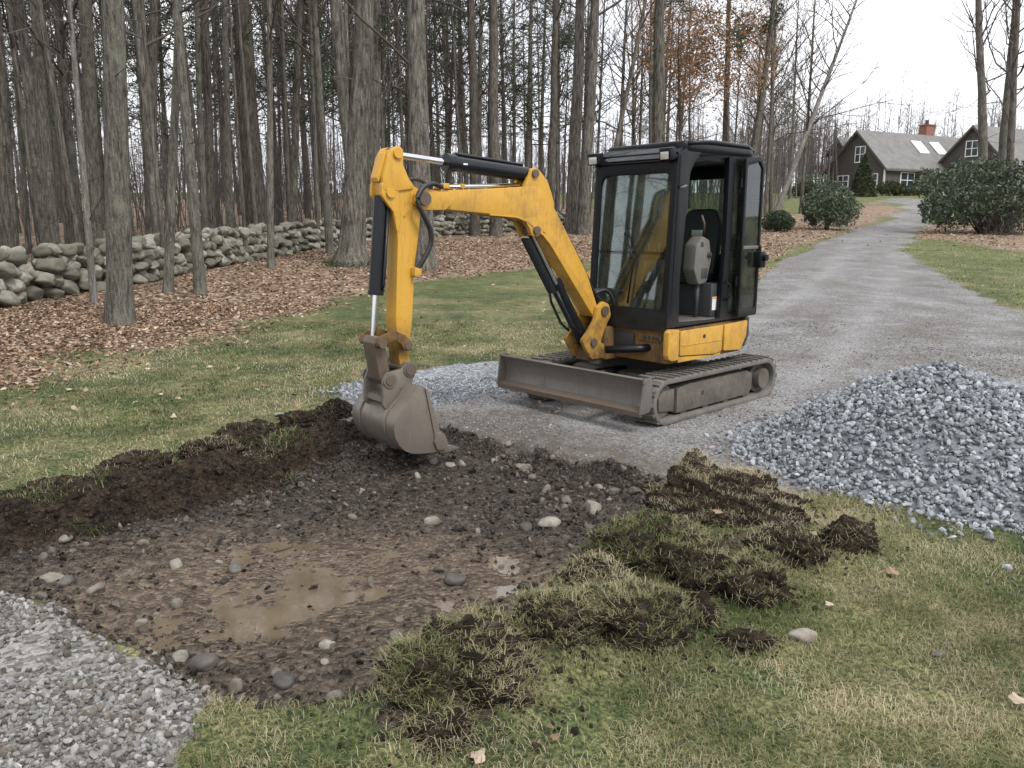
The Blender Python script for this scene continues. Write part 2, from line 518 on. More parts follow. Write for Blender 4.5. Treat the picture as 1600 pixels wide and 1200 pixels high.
mat_leaf('rhodo', ((0, (0.024, 0.040, 0.022)), (0.5, (0.062, 0.092, 0.050)), (1, (0.14, 0.17, 0.105))), 0.35, 0.12, 0.5)
mat_leaf('boxwood', ((0, (0.014, 0.026, 0.013)), (0.6, (0.028, 0.050, 0.022)), (1, (0.055, 0.085, 0.035))), 0.45, 0.15)
mat_leaf('conifer', ((0, (0.022, 0.032, 0.013)), (0.6, (0.050, 0.062, 0.025)), (1, (0.085, 0.090, 0.04))), 0.6, 0.15)
mat_leaf('grass_blade', ((0.0, (0.036, 0.066, 0.020)), (0.30, (0.080, 0.120, 0.036)), (0.50, (0.165, 0.18, 0.070)), (0.70, (0.30, 0.265, 0.145)), (1, (0.48, 0.42, 0.285))), 0.7, 0.35, 0.2)
mat_leaf('leaf_litter', ((0, (0.075, 0.048, 0.032)), (0.25, (0.185, 0.112, 0.070)), (0.55, (0.31, 0.205, 0.135)), (0.85, (0.43, 0.325, 0.235)), (1, (0.56, 0.48, 0.38))), 0.75, 0.2, 0.25)

def mat_stone(name, stops, rough=0.8, bsc=30, patch=None, pamt=0.6):
    t = NT(name); c = t.coord('Object')
    r = t.attr('rnd')
    oi = t.n('ObjectInfo').outputs['Random']
    s = t.math('FRACT', t.math('ADD', r, oi))
    col = t.ramp(s, *stops)
    col = t.mix(1.0, col, t.ramp(t.noise(c, bsc, 5, 0.7), (0.3, 0.72), (0.7, 1.25)), 'MULTIPLY')
    if patch:
        col = t.mix(t.math('MULTIPLY', t.ramp(t.noise(c, bsc * 0.16, 5, 0.65), (0.45, 0.0), (0.62, 1.0)), pamt), col, patch)
    t.bsdf(col, rough, 0, t.bump(t.noise(c, bsc * 1.5, 5, 0.7), 0.5, 0.25 / bsc), Specular_IOR_Level=0.3); M[name] = t.done()
mat_stone('wall_stone', ((0, (0.13, 0.125, 0.098)), (0.4, (0.21, 0.20, 0.162)), (0.8, (0.29, 0.275, 0.23)), (1, (0.40, 0.38, 0.34))), 0.9, 9, (0.105, 0.108, 0.075), 0.6)
mat_stone('crushed_blue', ((0, (0.11, 0.118, 0.128)), (0.4, (0.20, 0.212, 0.228)), (0.8, (0.285, 0.30, 0.32)), (1, (0.40, 0.415, 0.435))), 0.75, 60)
mat_stone('crushed_grey', ((0, (0.055, 0.049, 0.041)), (0.2, (0.13, 0.112, 0.092)), (0.4, (0.155, 0.151, 0.144)), (0.75, (0.24, 0.236, 0.228)), (1, (0.37, 0.365, 0.35))), 0.8, 60, (0.15, 0.125, 0.10), 0.5)
mat_stone('cobble', ((0, (0.12, 0.105, 0.088)), (0.5, (0.17, 0.152, 0.128)), (1, (0.24, 0.218, 0.185))), 0.75, 40, (0.085, 0.066, 0.05), 0.75)
mat_stone('cobble_pale', ((0, (0.19, 0.172, 0.143)), (1, (0.27, 0.247, 0.21))), 0.75, 40, (0.12, 0.095, 0.072), 0.7)
mat_stone('cobble_dark', ((0, (0.075, 0.068, 0.06)), (1, (0.125, 0.112, 0.098))), 0.6, 40, (0.055, 0.044, 0.035), 0.7)
mat_stone('mud_clod', ((0, (0.014, 0.0105, 0.008)), (0.5, (0.034, 0.026, 0.020)), (0.85, (0.068, 0.054, 0.042)), (1, (0.13, 0.107, 0.085))), 0.42, 45)

# ----- soil of clumps and berm: dark humus, roots
t = NT('topsoil'); c = t.pos()
f = t.noise(c, 38, 6, 0.75); g = t.noise(c, 6, 4)
col = t.ramp(t.math('ADD', t.math('MULTIPLY', f, .65), t.math('MULTIPLY', t.noise(c, 12, 5, .7), .35)), (0.36, (0.008, 0.006, 0.0045)), (0.50, (0.028, 0.0205, 0.015)), (0.64, (0.085, 0.064, 0.047)))
col = t.mix(t.ramp(g, (0.5, 0.0), (0.7, 0.5)), col, (0.065, 0.045, 0.03))
t.bsdf(col, 0.9, 0, t.bump(t.math('ADD', f, t.math('MULTIPLY', t.voro(c, 55), 0.5)), 1.0, 0.02), Specular_IOR_Level=0.15); M['topsoil'] = t.done()

# ----- ground: colours follow what lies there (lawn, leaf litter, road stone, mud, crushed stone)
t = NT('ground'); c = t.pos()
a_mud, a_leaf, a_road, a_grav, a_blue, a_wet = [t.attr('m_' + k) for k in ('mud', 'leaf', 'road', 'grav', 'blue', 'wet')]
n1, n2, n3 = t.noise(c, 0.9, 5, 0.6), t.noise(c, 7, 5, 0.65), t.noise(c, 45, 4, 0.7)
# lawn
gmix = t.math('ADD', t.math('MULTIPLY', n1, 0.55), t.math('ADD', t.math('MULTIPLY', n2, 0.30), t.math('MULTIPLY', n3, 0.15)))
lawn = t.ramp(gmix, (0.38, (0.046, 0.068, 0.024)), (0.47, (0.085, 0.105, 0.038)), (0.54, (0.165, 0.16, 0.072)), (0.64, (0.26, 0.22, 0.13)))
farg = t.n('SeparateXYZ', i_Vector=c).outputs[1]
fg = t.n('MapRange', i_Value=farg); fg.inputs[1].default_value = 12; fg.inputs[2].default_value = 26
lawn = t.mix(t.math('MULTIPLY', fg.outputs[0], 0.65), lawn, t.mix(n2, (0.105, 0.125, 0.038), (0.18, 0.195, 0.07)))
lawn = t.mix(1.0, lawn, t.ramp(t.noise(c, 2.4, 6, 0.7), (0.35, 0.72), (0.65, 1.22)), 'MULTIPLY')
lawn = t.mix(1.0, lawn, t.ramp(n3, (0.38, 0.32), (0.60, 1.25)), 'MULTIPLY')  # dark flecks: thatch, plus shade between blades put into the colour
# leaves
vc = t.n('TexVoronoi', i_Vector=c, i_Scale=11.0, feature='F1'); vr = t.n('SeparateColor', i_Color=vc.outputs['Color']).outputs[0]
leaf = t.ramp(vr, (0, (0.075, 0.050, 0.035)), (0.35, (0.185, 0.125, 0.083)), (0.7, (0.31, 0.218, 0.15)), (1, (0.45, 0.35, 0.26)))
leaf = t.mix(1.0, leaf, t.ramp(n2, (0.3, 0.6), (0.7, 1.15)), 'MULTIPLY')
# road
v2 = t.n('TexVoronoi', i_Vector=c, i_Scale=60.0); v2r = t.n('SeparateColor', i_Color=v2.outputs['Color']).outputs[1]
road = t.ramp(t.math('ADD', t.math('MULTIPLY', v2r, 0.5), t.math('MULTIPLY', n3, 0.5)), (0.25, (0.075, 0.070, 0.066)), (0.5, (0.16, 0.152, 0.147)), (0.8, (0.33, 0.32, 0.315)))
nr = t.noise(t.mapv(c, (0.8, 0.65, 1)), 1.3, 7, 0.72)
road = t.mix(t.ramp(nr, (0.48, 0.0), (0.66, 0.6)), road, t.mix(v2r, (0.21, 0.215, 0.215), (0.38, 0.39, 0.395)))
road = t.mix(t.ramp(t.noise(c, 1.1, 6, 0.68), (0.48, 0.0), (0.64, 0.85)), road, t.mix(v2r, (0.075, 0.066, 0.057), (0.17, 0.15, 0.132)))
road = t.mix(t.math('MULTIPLY', t.attr('m_dirt'), t.ramp(n2, (0.35, 0.35), (0.6, 1.0))), road, t.mix(n3, (0.055, 0.044, 0.035), (0.15, 0.125, 0.10)))
rut = t.math('MULTIPLY', t.attr('m_rut'), t.ramp(t.noise(c, 1.7, 4, .6), (0.35, 0.15), (0.6, 0.6)))
road = t.mix(rut, road, t.mix(v2r, (0.22, 0.218, 0.212), (0.36, 0.36, 0.355)))
# mud
md = t.noise(c, 17, 6, 0.7)
vm = t.n('TexVoronoi', i_Vector=t.mapv(c, (1, 1.25, 1)), i_Scale=34.0); vmr = t.n('SeparateColor', i_Color=vm.outputs['Color']).outputs[0]
md = t.math('ADD', t.math('MULTIPLY', md, 0.7), t.math('MULTIPLY', vmr, 0.3))
mud = t.ramp(md, (0.28, (0.018, 0.013, 0.009)), (0.45, (0.054, 0.040, 0.029)), (0.60, (0.108, 0.083, 0.061)), (0.75, (0.18, 0.145, 0.11)))
mud = t.mix(1.0, mud, t.ramp(t.math('ADD', a_wet, t.math('MULTIPLY', t.math('SUBTRACT', n1, 0.5), 0.8)), (0.1, (0.62, 0.63, 0.66)), (0.6, (1.12, 1.10, 1.08))), 'MULTIPLY')
mud = t.mix(t.math('MULTIPLY', t.ramp(n1, (0.42, 0.25), (0.6, 1.0)), t.math('MULTIPLY', a_wet, 0.8)), mud, t.ramp(md, (0.3, (0.075, 0.056, 0.040)), (0.7, (0.205, 0.155, 0.108))))
# crushed stone fines
v3 = t.n('TexVoronoi', i_Vector=c, i_Scale=42.0); v3r = t.n('SeparateColor', i_Color=v3.outputs['Color']).outputs[0]
grav = t.ramp(v3r, (0, (0.09, 0.082, 0.072)), (0.5, (0.20, 0.19, 0.175)), (1, (0.34, 0.33, 0.31)))
blue = t.ramp(v3r, (0, (0.10, 0.105, 0.11)), (0.5, (0.23, 0.245, 0.26)), (1, (0.40, 0.42, 0.44)))
def soft(a, k=0.28):
    return t.ramp(t.math('ADD', a, t.math('MULTIPLY', t.math('SUBTRACT', t.noise(c, 16, 5, 0.7), 0.5), k * 2.2)), (0.38, 0.0), (0.62, 1.0))
col = t.mix(soft(a_leaf, 0.5), lawn, leaf)
col = t.mix(soft(a_road), col, road)
col = t.mix(soft(a_blue, 0.4), col, blue)
col = t.mix(soft(a_grav), col, grav)
fm = soft(a_mud)
col = t.mix(fm, col, mud)
a_soil = t.attr('m_soil')
fs = t.ramp(t.math('ADD', a_soil, t.math('MULTIPLY', t.math('SUBTRACT', t.noise(c, 9, 5, 0.7), 0.5), 1.3)), (0.42, 0.0), (0.58, 1.0))
col = t.mix(t.math('MULTIPLY', fs, t.ramp(a_soil, (0.05, 0.0), (0.2, 1.0))), col, t.ramp(md, (0.3, (0.014, 0.010, 0.008)), (0.7, (0.075, 0.055, 0.040))))
rough = t.n('MapRange', i_Value=t.math('MULTIPLY', fm, t.math('ADD', 0.45, t.math('MULTIPLY', a_wet, 0.5)))); rough.inputs[3].default_value = 0.92; rough.inputs[4].default_value = 0.27
h1 = t.math('ADD', t.math('MULTIPLY', n3, 0.5), t.math('ADD', t.math('MULTIPLY', v2.outputs['Distance'], 0.35), t.math('ADD', t.math('MULTIPLY', md, 0.5), t.math('MULTIPLY', t.math('MULTIPLY', vm.outputs['Distance'], fm), -0.9))))
t.bsdf(col, rough.outputs[0], 0, t.bump(h1, 0.9, 0.026), Specular_IOR_Level=0.3); M['ground'] = t.done()

# ----- muddy water
t = NT('muddy_water'); c = t.pos()
t.bsdf(t.ramp(t.noise(c, 5, 4), (0.35, (0.105, 0.078, 0.05)), (0.65, (0.155, 0.12, 0.082))), 0.05, 0, t.bump(t.noise(c, 9, 3), 0.10, 0.01), Specular_IOR_Level=1.0); M['muddy_water'] = t.done()
# ---------------------------------------------------------------- the ground, one continuous sheet
PIT = np.vstack([P((0, 812), (150, 788), (300, 745), (430, 716), (540, 690), (610, 662), (690, 668), (760, 682), (840, 697), (920, 716), (1000, 735), (1085, 752),
                   (1050, 800), (985, 850), (910, 900), (840, 965), (720, 1035), (610, 1068), (520, 1098), (420, 1112), (345, 1092), (255, 1035), (185, 1004), (70, 942), (0, 925)),
                 [[-3.6, 3.5], [-4.6, 4.2], [-4.2, 4.6]]])
APRON = np.vstack([P((0, 925), (70, 942), (185, 1004), (255, 1035), (345, 1092), (320, 1130), (285, 1200)), [[-0.8, 1.6], [-0.6, 0.0], [-6, 0.0], [-6, 3.3], [-3.6, 3.5]]])
BLUE = P((515, 612), (560, 592), (640, 577), (700, 571), (780, 567), (870, 560), (900, 585), (780, 612), (690, 628), (650, 640), (600, 640), (545, 632))
ROAD = np.vstack([P((515, 612), (640, 575), (780, 566), (900, 556), (1010, 530), (1100, 490), (1170, 450), (1205, 420), (1285, 378), (1355, 352), (1408, 335), (1414, 324), (1370, 309),
                    (1412, 306), (1457, 316), (1463, 330), (1446, 350), (1426, 372), (1410, 392), (1490, 440), (1600, 487)),
                  [[10.5, 11.0], [14, 9.6], [16, 6.0], [8, 4.2]],
                  P((1600, 800), (1400, 775), (1250, 775), (1150, 765), (1085, 770), (1000, 758), (920, 740), (840, 720), (760, 705), (690, 692), (610, 685), (545, 670))])
LEAF = np.vstack([[[-30, 5.4], [-8, 7.4]], P((0, 606), (80, 577), (200, 546), (330, 521), (410, 498), (500, 478), (560, 455), (620, 440), (690, 428), (780, 420), (880, 412), (1000, 408),
                    (1100, 425), (1180, 432), (1212, 408), (1285, 374), (1350, 351), (1400, 336), (1405, 326), (1372, 315), (1350, 322), (1290, 336), (1180, 338), (1000, 338)), [[2, 75], [-150, 75], [-150, 0]]])
LEAF2 = P((1420, 374), (1470, 372), (1600, 395), (1800, 410), (1800, 340), (1500, 345), (1445, 350))

def grow(start, step, factor, lim, maxstep=12.0):
    o = []; x = start
    while abs(x) < lim:
        step = min(step * factor, maxstep); x += step if lim > 0 and start >= 0 or start > 0 else -step
        o.append(x)
    return o
FINE = 0.027
xs_f = np.arange(-4.6, 4.6 + 1e-6, FINE); ys_f = np.arange(1.75, 8.6, FINE)
def ext(s, step, f, n_lim, sign, maxstep=14):
    o = []; x = s
    while abs(x) < n_lim:
        step = min(step * f, maxstep); x = x + sign * step; o.append(x)
    return o
xs = np.array(ext(-4.6, FINE, 1.10, 420, -1)[::-1] + list(xs_f) + ext(xs_f[-1], FINE, 1.10, 420, 1))
ys_lo = []; yy, stp = 1.75, FINE
while yy > -60: stp = min(stp * 1.2, 10); yy -= stp; ys_lo.append(yy)
ys = np.array(ys_lo[::-1] + list(ys_f) + ext(ys_f[-1], FINE, 1.055, 640, 1))
GX, GY = np.meshgrid(xs, ys)
near = (np.abs(GX) < 12) & (GY < 22) & (GY > -2)

def masks(x, y):
    w = 0.16 * fbm(x * 2.3, y * 2.3, None, 3, 5)
    w2 = w + 0.09 * fbm(x * 9, y * 9, None, 3, 8)
    far = 1 + np.clip(y - 8, 0, 60) * 0.12
    s = lambda poly, soft, ww: sstep(-soft, soft, sdist(poly, x, y) + ww)
    pit = s(PIT, 0.05, w2 * 0.45)
    gap = s(APRON, 0.05, w2 * 0.5)
    blue = s(BLUE, 0.14, w2)
    road = sstep(-0.12, 0.12, (sdist(ROAD, x, y) + w2 * 1.0) / far ** 0.5)
    wl_ = 1.15 * fbm(x * 0.7, y * 0.7, None, 5, 3, .6)
    leaf = np.maximum(sstep(-0.9, 0.9, sdist(LEAF, x, y) + wl_), sstep(-0.6, 0.6, sdist(LEAF2, x, y) + wl_ * .6))
    return pit, gap, blue, road, leaf

WET_C = at(470, 872)[:2]
HEAPLINE = P((1330, 858), (1190, 850), (1090, 870), (1010, 915), (930, 965), (850, 1020), (740, 1098), (650, 1120))
def heap_line(x, y):
    """0..1 along the heap of turned sod"""
    d = np.full(np.shape(x), 1e9)
    for k_ in range(len(HEAPLINE) - 1):
        (ax, ay), (bx, by) = HEAPLINE[k_], HEAPLINE[k_ + 1]; ex_, ey_ = bx - ax, by - ay
        t_ = np.clip(((x - ax) * ex_ + (y - ay) * ey_) / (ex_ ** 2 + ey_ ** 2), 0, 1)
        d = np.minimum(d, np.hypot(x - ax - t_ * ex_, y - ay - t_ * ey_))
    return np.exp(-(d / .24) ** 2)
BUCKET_C = np.array([-0.82, 6.10])
def ground_z(x, y, detail=True):
    """height of the finished ground"""
    x = np.asarray(x, float); y = np.asarray(y, float)
    z = base_z(x, y)
    z = z + 0.10 * fbm(x * 0.12, y * 0.12, None, 3, 21) * sstep(9, 20, y) + 0.02 * fbm(x * 0.9, y * 0.9, None, 3, 22) * sstep(1.2, 2.2, np.hypot(x - 1.4, y - 7.7))
    sp = sdist(PIT, x, y)
    spn = sp + 0.06 * fbm(x * 5, y * 5, None, 3, 31)
    depth = 0.15 * (1 - 0.66 * np.exp(-((x - BUCKET_C[0]) ** 2 + (y - BUCKET_C[1]) ** 2) / 0.55 ** 2))
    ramp = sstep(0.0, 0.10, spn)
    wet = np.exp(-(((x - WET_C[0]) / 1.05) ** 2 + ((y - WET_C[1]) / 0.62) ** 2))
    z = z - depth * ramp - 0.022 * wet
    hl = heap_line(x, y) if detail else 0.0
    if detail: z = z + hl * (0.05 + 0.075 * fbm(x * 5.5, y * 5.5, None, 4, 61, .6))
    if detail:
        rough = ramp * (1 - 0.62 * wet)
        n = 0.030 * fbm(x * 3.2, y * 3.2, None, 3, 41) + 0.016 * (0.5 - np.abs(vnoise(x * 8.5, y * 8.5, None, 42))) + 0.013 * (0.5 - np.abs(vnoise(x * 19, y * 19, None, 43))) + 0.008 * vnoise(x * 37, y * 37, None, 44)
        z = z + n * rough
        z = z + 0.019 * wet * ramp * fbm(x * 4.2, y * 5.5, None, 4, 45)
        off = (1 - ramp) * sstep(20, 10, y)
        z = z + off * (0.006 * fbm(x * 11, y * 11, None, 3, 51) + 0.004 * vnoise(x * 30, y * 30, None, 52))
        # ragged lip of the cut towards the road
        z = z + 0.02 * np.exp(-(spn / 0.07) ** 2) * (0.3 + vnoise(x * 6, y * 6, None, 53)) * sstep(4.4, 5.2, y)
    return z

gz = ground_z(GX, GY)
pit, gap, blue, road, leaf = masks(GX, GY)
wet = np.exp(-(((GX - WET_C[0]) / 1.3) ** 2 + ((GY - WET_C[1]) / 0.75) ** 2))
wet = np.maximum(wet, 0.75 * np.exp(-(((GX - at(800, 870)[0]) / 0.5) ** 2 + ((GY - at(800, 870)[1]) / 0.4) ** 2)))
gv = np.stack([GX, GY, gz], -1).reshape(-1, 3)
ny, nx = GX.shape
i = np.arange(ny - 1)[:, None] * nx; j = np.arange(nx - 1)[None, :]
gq = np.stack([i + j, i + j + 1, i + nx + j + 1, i + nx + j], -1).reshape(-1, 4)
RUT = P((1020, 640), (1180, 560), (1290, 480), (1345, 425), (1362, 395), (1390, 365), (1425, 343), (1438, 325))
rd_ = np.full(GX.shape, 1e9)
for k_ in range(len(RUT) - 1):
    (ax, ay), (bx, by) = RUT[k_], RUT[k_ + 1]; ex_, ey_ = bx - ax, by - ay
    t_ = np.clip(((GX - ax) * ex_ + (GY - ay) * ey_) / (ex_ ** 2 + ey_ ** 2), 0, 1); rd_ = np.minimum(rd_, np.hypot(GX - ax - t_ * ex_, GY - ay - t_ * ey_))
rut = np.exp(-((rd_ - 0.78) / 0.24) ** 2)
cls = np.zeros(GX.shape, int)                       # lawn
cls[leaf > 0.5] = 1
cls[road > 0.5] = 2
cls[(gap > 0.5)] = 3
cls[(pit > 0.5)] = 4
fc = cls.ravel()[gq[:, 0]]
AT = dict(m_mud=pit.ravel(), m_leaf=leaf.ravel(), m_road=road.ravel(), m_grav=gap.ravel(), m_blue=blue.ravel(), m_rut=rut.ravel(), m_wet=wet.ravel(), m_soil=(heap_line(GX, GY) * 0.62 * (GY < 9)).ravel(),
          m_dirt=(np.exp(-(np.clip(-sdist(PIT, GX, GY), 0, 9) / 0.55) ** 2) * (GY > 4)).ravel())
for k, nm in enumerate(('lawn', 'woodland_floor', 'driveway', 'gravel_apron', 'mud_pit')):
    q = gq[fc == k]
    u, inv = np.unique(q, return_inverse=True)
    me = np_mesh(nm, gv[u], [inv.reshape(-1, 4)], True, {a: b[u] for a, b in AT.items()})
    tag(obj(nm, me, M['ground']), kind='structure')

def mask_at(x, y): return masks(np.asarray(x, float), np.asarray(y, float))

# ---------------------------------------------------------------- muddy water standing in the low spots of the pit
n_pud = 110
pa = np.linspace(0, 2 * PI, n_pud, endpoint=False)
WZ = float(np.median(ground_z(WET_C[0] + rng.normal(0, .4, 400), WET_C[1] + rng.normal(0, .22, 400)))) - 0.0012
def puddle(cx, cy, rx, ry, lab, zz):
    r = 1 + 0.25 * vnoise(np.cos(pa) * 2 + cx, np.sin(pa) * 2 + cy, None, 61)
    v = np.stack([cx + rx * r * np.cos(pa), cy + ry * r * np.sin(pa), np.full(n_pud, zz)], -1)
    v = np.vstack([v, [cx, cy, zz]])
    f = np.stack([np.arange(n_pud), (np.arange(n_pud) + 1) % n_pud, np.full(n_pud, n_pud)], -1)
    o = obj('puddle_water', np_mesh('puddle_water', v, [f]), M['muddy_water'])
    tag(o, kind='structure'); return o
puddle(WET_C[0], WET_C[1], 1.25, 0.62, '', WZ)
for (px, py, rx_, ry_, pc) in ((300, 852, .5, .3, 7), (600, 845, .5, .3, 8), (790, 872, .4, .25, 6)):
    c_ = at(px, py, -.13); sx_, sy_ = c_[0] + rng.normal(0, rx_ * .45, 500), c_[1] + rng.normal(0, ry_ * .45, 500)
    puddle(c_[0], c_[1], rx_, ry_, '', float(np.percentile(ground_z(sx_, sy_), pc)))

# ---------------------------------------------------------------- loose mud clods on the pit floor and the cut
def pts_in(n, x0, x1, y0, y1, keep):
    x = rng.uniform(x0, x1, n); y = rng.uniform(y0, y1, n)
    k = rng.random(n) < keep(x, y)
    return x[k], y[k]
SH_CLOD = [stone_shape(ICO1, s, 0.5, 3) for s in range(100, 112)]
SH_CHIP = [stone_shape(ICO1, s, 0.2, 5) for s in range(120, 134)]
def clod_keep(x, y):
    m = masks(x, y)[0]
    wetv = np.exp(-(((x - WET_C[0]) / 1.35) ** 2 + ((y - WET_C[1]) / 0.72) ** 2) ** 1.5)
    edge = np.exp(-(sdist(PIT, x, y) / 0.35) ** 2)
    return m * (0.35 + 0.5 * edge + 0.3 * (fbm(x * 2, y * 2, None, 3, 71) > 0.1)) * (1 - 0.93 * wetv)
x, y = pts_in(48000, -3.9, 1.9, 2.2, 7.0, clod_keep)
sz = np.clip(rng.lognormal(-4.75, 0.5, len(x)), 0.004, 0.036)
z = ground_z(x, y) + sz * 0.15
v, f, r = scatter(np.stack([x, y, z], -1), np.stack([sz * rng.uniform(.9, 1.7, len(x)), sz, sz * rng.uniform(.35, .8, len(x))], -1), SH_CLOD + SH_CHIP)
tag(obj('mud_clods', np_mesh('mud_clods', v, [f], False, {'rnd': r}), M['mud_clod']), kind='stuff')

# ---------------------------------------------------------------- crushed stone on the apron, behind the bucket and on the road
def gravel(name, keep, n, box_, lo, hi, mat, lift=0.3, two=None):
    x, y = pts_in(n, *box_, keep)
    sz = rng.uniform(lo, hi, len(x)) * rng.choice([0.7, 1.0, 1.0, 1.3], len(x))
    z = ground_z(x, y) + sz * lift * rng.uniform(0.2, 1.3, len(x))
    v, f, r = scatter(np.stack([x, y, z], -1), np.stack([sz * rng.uniform(.9, 1.5, len(x)), sz, sz * rng.uniform(.55, .85, len(x))], -1), SH_CHIP)
    return tag(obj(name, np_mesh(name, v, [f], False, {'rnd': r}), mat), kind='stuff')
def apron_keep(x, y):
    g = masks(x, y)[1]
    d = fbm(x * 1.6 + 3, y * 1.6, None, 3, 81)
    return g * np.where(d > 0.22, 0.28, 1.0) * np.where((y > 2.75) & (y < 3.05) & (x < -1.3), .35, 1)
gravel('gravel', apron_keep, 23000, (-3.6, -0.5, 1.7, 3.75), 0.007, 0.0155, M['crushed_grey'], 0.6)
gravel('gravel', lambda x, y: masks(x, y)[2] * 0.9, 26000, (-2.2, 1.2, 6.1, 8.6), 0.009, 0.017, M['crushed_blue'], 0.5)
def road_keep(x, y):
    m = masks(x, y)
    return m[3] * (1 - m[0]) * np.clip(0.25 + 1.2 * fbm(x * 0.9, y * 0.9, None, 3, 83), 0.05, 1)
gravel('gravel', road_keep, 44000, (-1.0, 6.5, 4.6, 12.5), 0.004, 0.011, M['crushed_grey'], 0.3)

# ---------------------------------------------------------------- the heap of crushed stone
HEAP_C, HEAP_R, HEAP_H = np.array([3.27, 5.58]), 1.46, 0.90
def heap_z(x, y):
    dx, dy = x - HEAP_C[0], y - HEAP_C[1]
    dx = dx + 0.24 * np.clip(1 - np.hypot(dx, dy) / HEAP_R, 0, 1)      # the crest leans towards the pit
    th = np.arctan2(dy, dx); r = np.hypot(dx, dy)
    R = HEAP_R * (1 + 0.06 * np.cos(2 * th + 0.6) + 0.05 * np.sin(3 * th) + 0.03 * vnoise(np.cos(th) * 4, np.sin(th) * 4, None, 91))
    q = r / R
    h = HEAP_H * np.clip(1 - q, 0, 1) ** 1.08 * 1.0
    pk = HEAP_H * 0.90
    h = np.where(h > pk * .62, pk * .62 + (h - pk * .62) * .60, h)
    return h + 0.035 * fbm(x * 2.2, y * 2.2, None, 3, 92) * sstep(1.05, 0.7, q), q
gxh, gyh = np.meshgrid(np.linspace(-1.9, 1.9, 100) + HEAP_C[0], np.linspace(-1.9, 1.9, 100) + HEAP_C[1])
hz, hq = heap_z(gxh, gyh)
hv = np.stack([gxh, gyh, np.where(hq < 1.0, hz + ground_z(gxh, gyh, False) - 0.012, -0.05)], -1).reshape(-1, 3)
i = np.arange(99)[:, None] * 100; j = np.arange(99)[None, :]
hf = np.stack([i + j, i + j + 1, i + 101 + j, i + 100 + j], -1).reshape(-1, 4)
hf = hf[(hq.ravel()[hf] < 1.06).all(1)]
u, inv = np.unique(hf, return_inverse=True)
heap = obj('gravel_pile', np_mesh('gravel_pile', hv[u], [inv.reshape(-1, 4)], True, {'rnd': np.full(len(u), 0.05)}), M['crushed_blue'])
tag(heap, 'steep heap of blue-grey crushed stone beside the driveway', 'gravel pile')
N = 43000
x = rng.uniform(-2.2, 2.2, N) + HEAP_C[0]; y = rng.uniform(-2.2, 2.2, N) + HEAP_C[1]
hz, hq = heap_z(x, y)
k = rng.random(N) < np.where(hq < 1.0, 1.0, 0.26 * np.exp(-((hq - 1) / 0.07)))
x, y, hz, hq = x[k], y[k], hz[k], hq[k]
sz = rng.uniform(0.010, 0.0225, len(x)) * rng.choice([0.7, 1, 1, 1.35], len(x))
z = np.where(hq < 1, hz, 0) + ground_z(x, y, False) + sz * rng.uniform(-0.1, 0.75, len(x))
v, f, r = scatter(np.stack([x, y, z], -1), np.stack([sz * rng.uniform(1.0, 1.55, len(x)), sz, sz * rng.uniform(.6, .9, len(x))], -1), SH_CHIP)
tag(obj('crushed_stone', np_mesh('crushed_stone', v, [f], False, {'rnd': r}), M['crushed_blue'], heap), kind='stuff')
# ---------------------------------------------------------------- the mini excavator (local X forward, Y to its door side, Z up)
EX_A = math.radians(47)
EX_O = (1.364, 7.760, 0.0)
ex = empty('mini_excavator', EX_O, math.atan2(-math.cos(EX_A), -math.sin(EX_A)))
tag(ex, 'yellow and black mini excavator with its bucket resting at the mud pit', 'excavator')
LOC = lambda a, n, b: (a, n, b)                     # side outlines: a = x, n = y, b = z
FRT = lambda a, n, b: (n, a, b)                     # front outlines: a = y, n = x

def stadium(x0, x1, zc0, zc1, r0, r1, k=14):
    """closed outline of a belt round two wheels, front (x1) and rear (x0)"""
    o = []
    for i in range(k + 1):
        a = -PI / 2 + PI * i / k; o.append((x1 + r1 * math.cos(a), zc1 + r1 * math.sin(a)))
    for i in range(k + 1):
        a = PI / 2 + PI * i / k; o.append((x0 + r0 * math.cos(a), zc0 + r0 * math.sin(a)))
    return o

def belt(outer, inner, y0, y1):
    bm = bmesh.new(); k = len(outer)
    R = [[bm.verts.new((p[0], yy, p[1])) for p in prof] for prof, yy in ((outer, y0), (outer, y1), (inner, y1), (inner, y0))]
    for a in range(4):
        for i in range(k):
            bm.faces.new((R[a][i], R[a][(i + 1) % k], R[(a + 1) % 4][(i + 1) % k], R[(a + 1) % 4][i]))
    bmesh.ops.recalc_face_normals(bm, faces=bm.faces)
    es = [e for e in bm.edges if len(e.link_faces) == 2 and e.calc_face_angle(0) > 1.0]
    bmesh.ops.bevel(bm, geom=es, offset=0.012, segments=2, affect='EDGES', profile=0.5)
    return bm

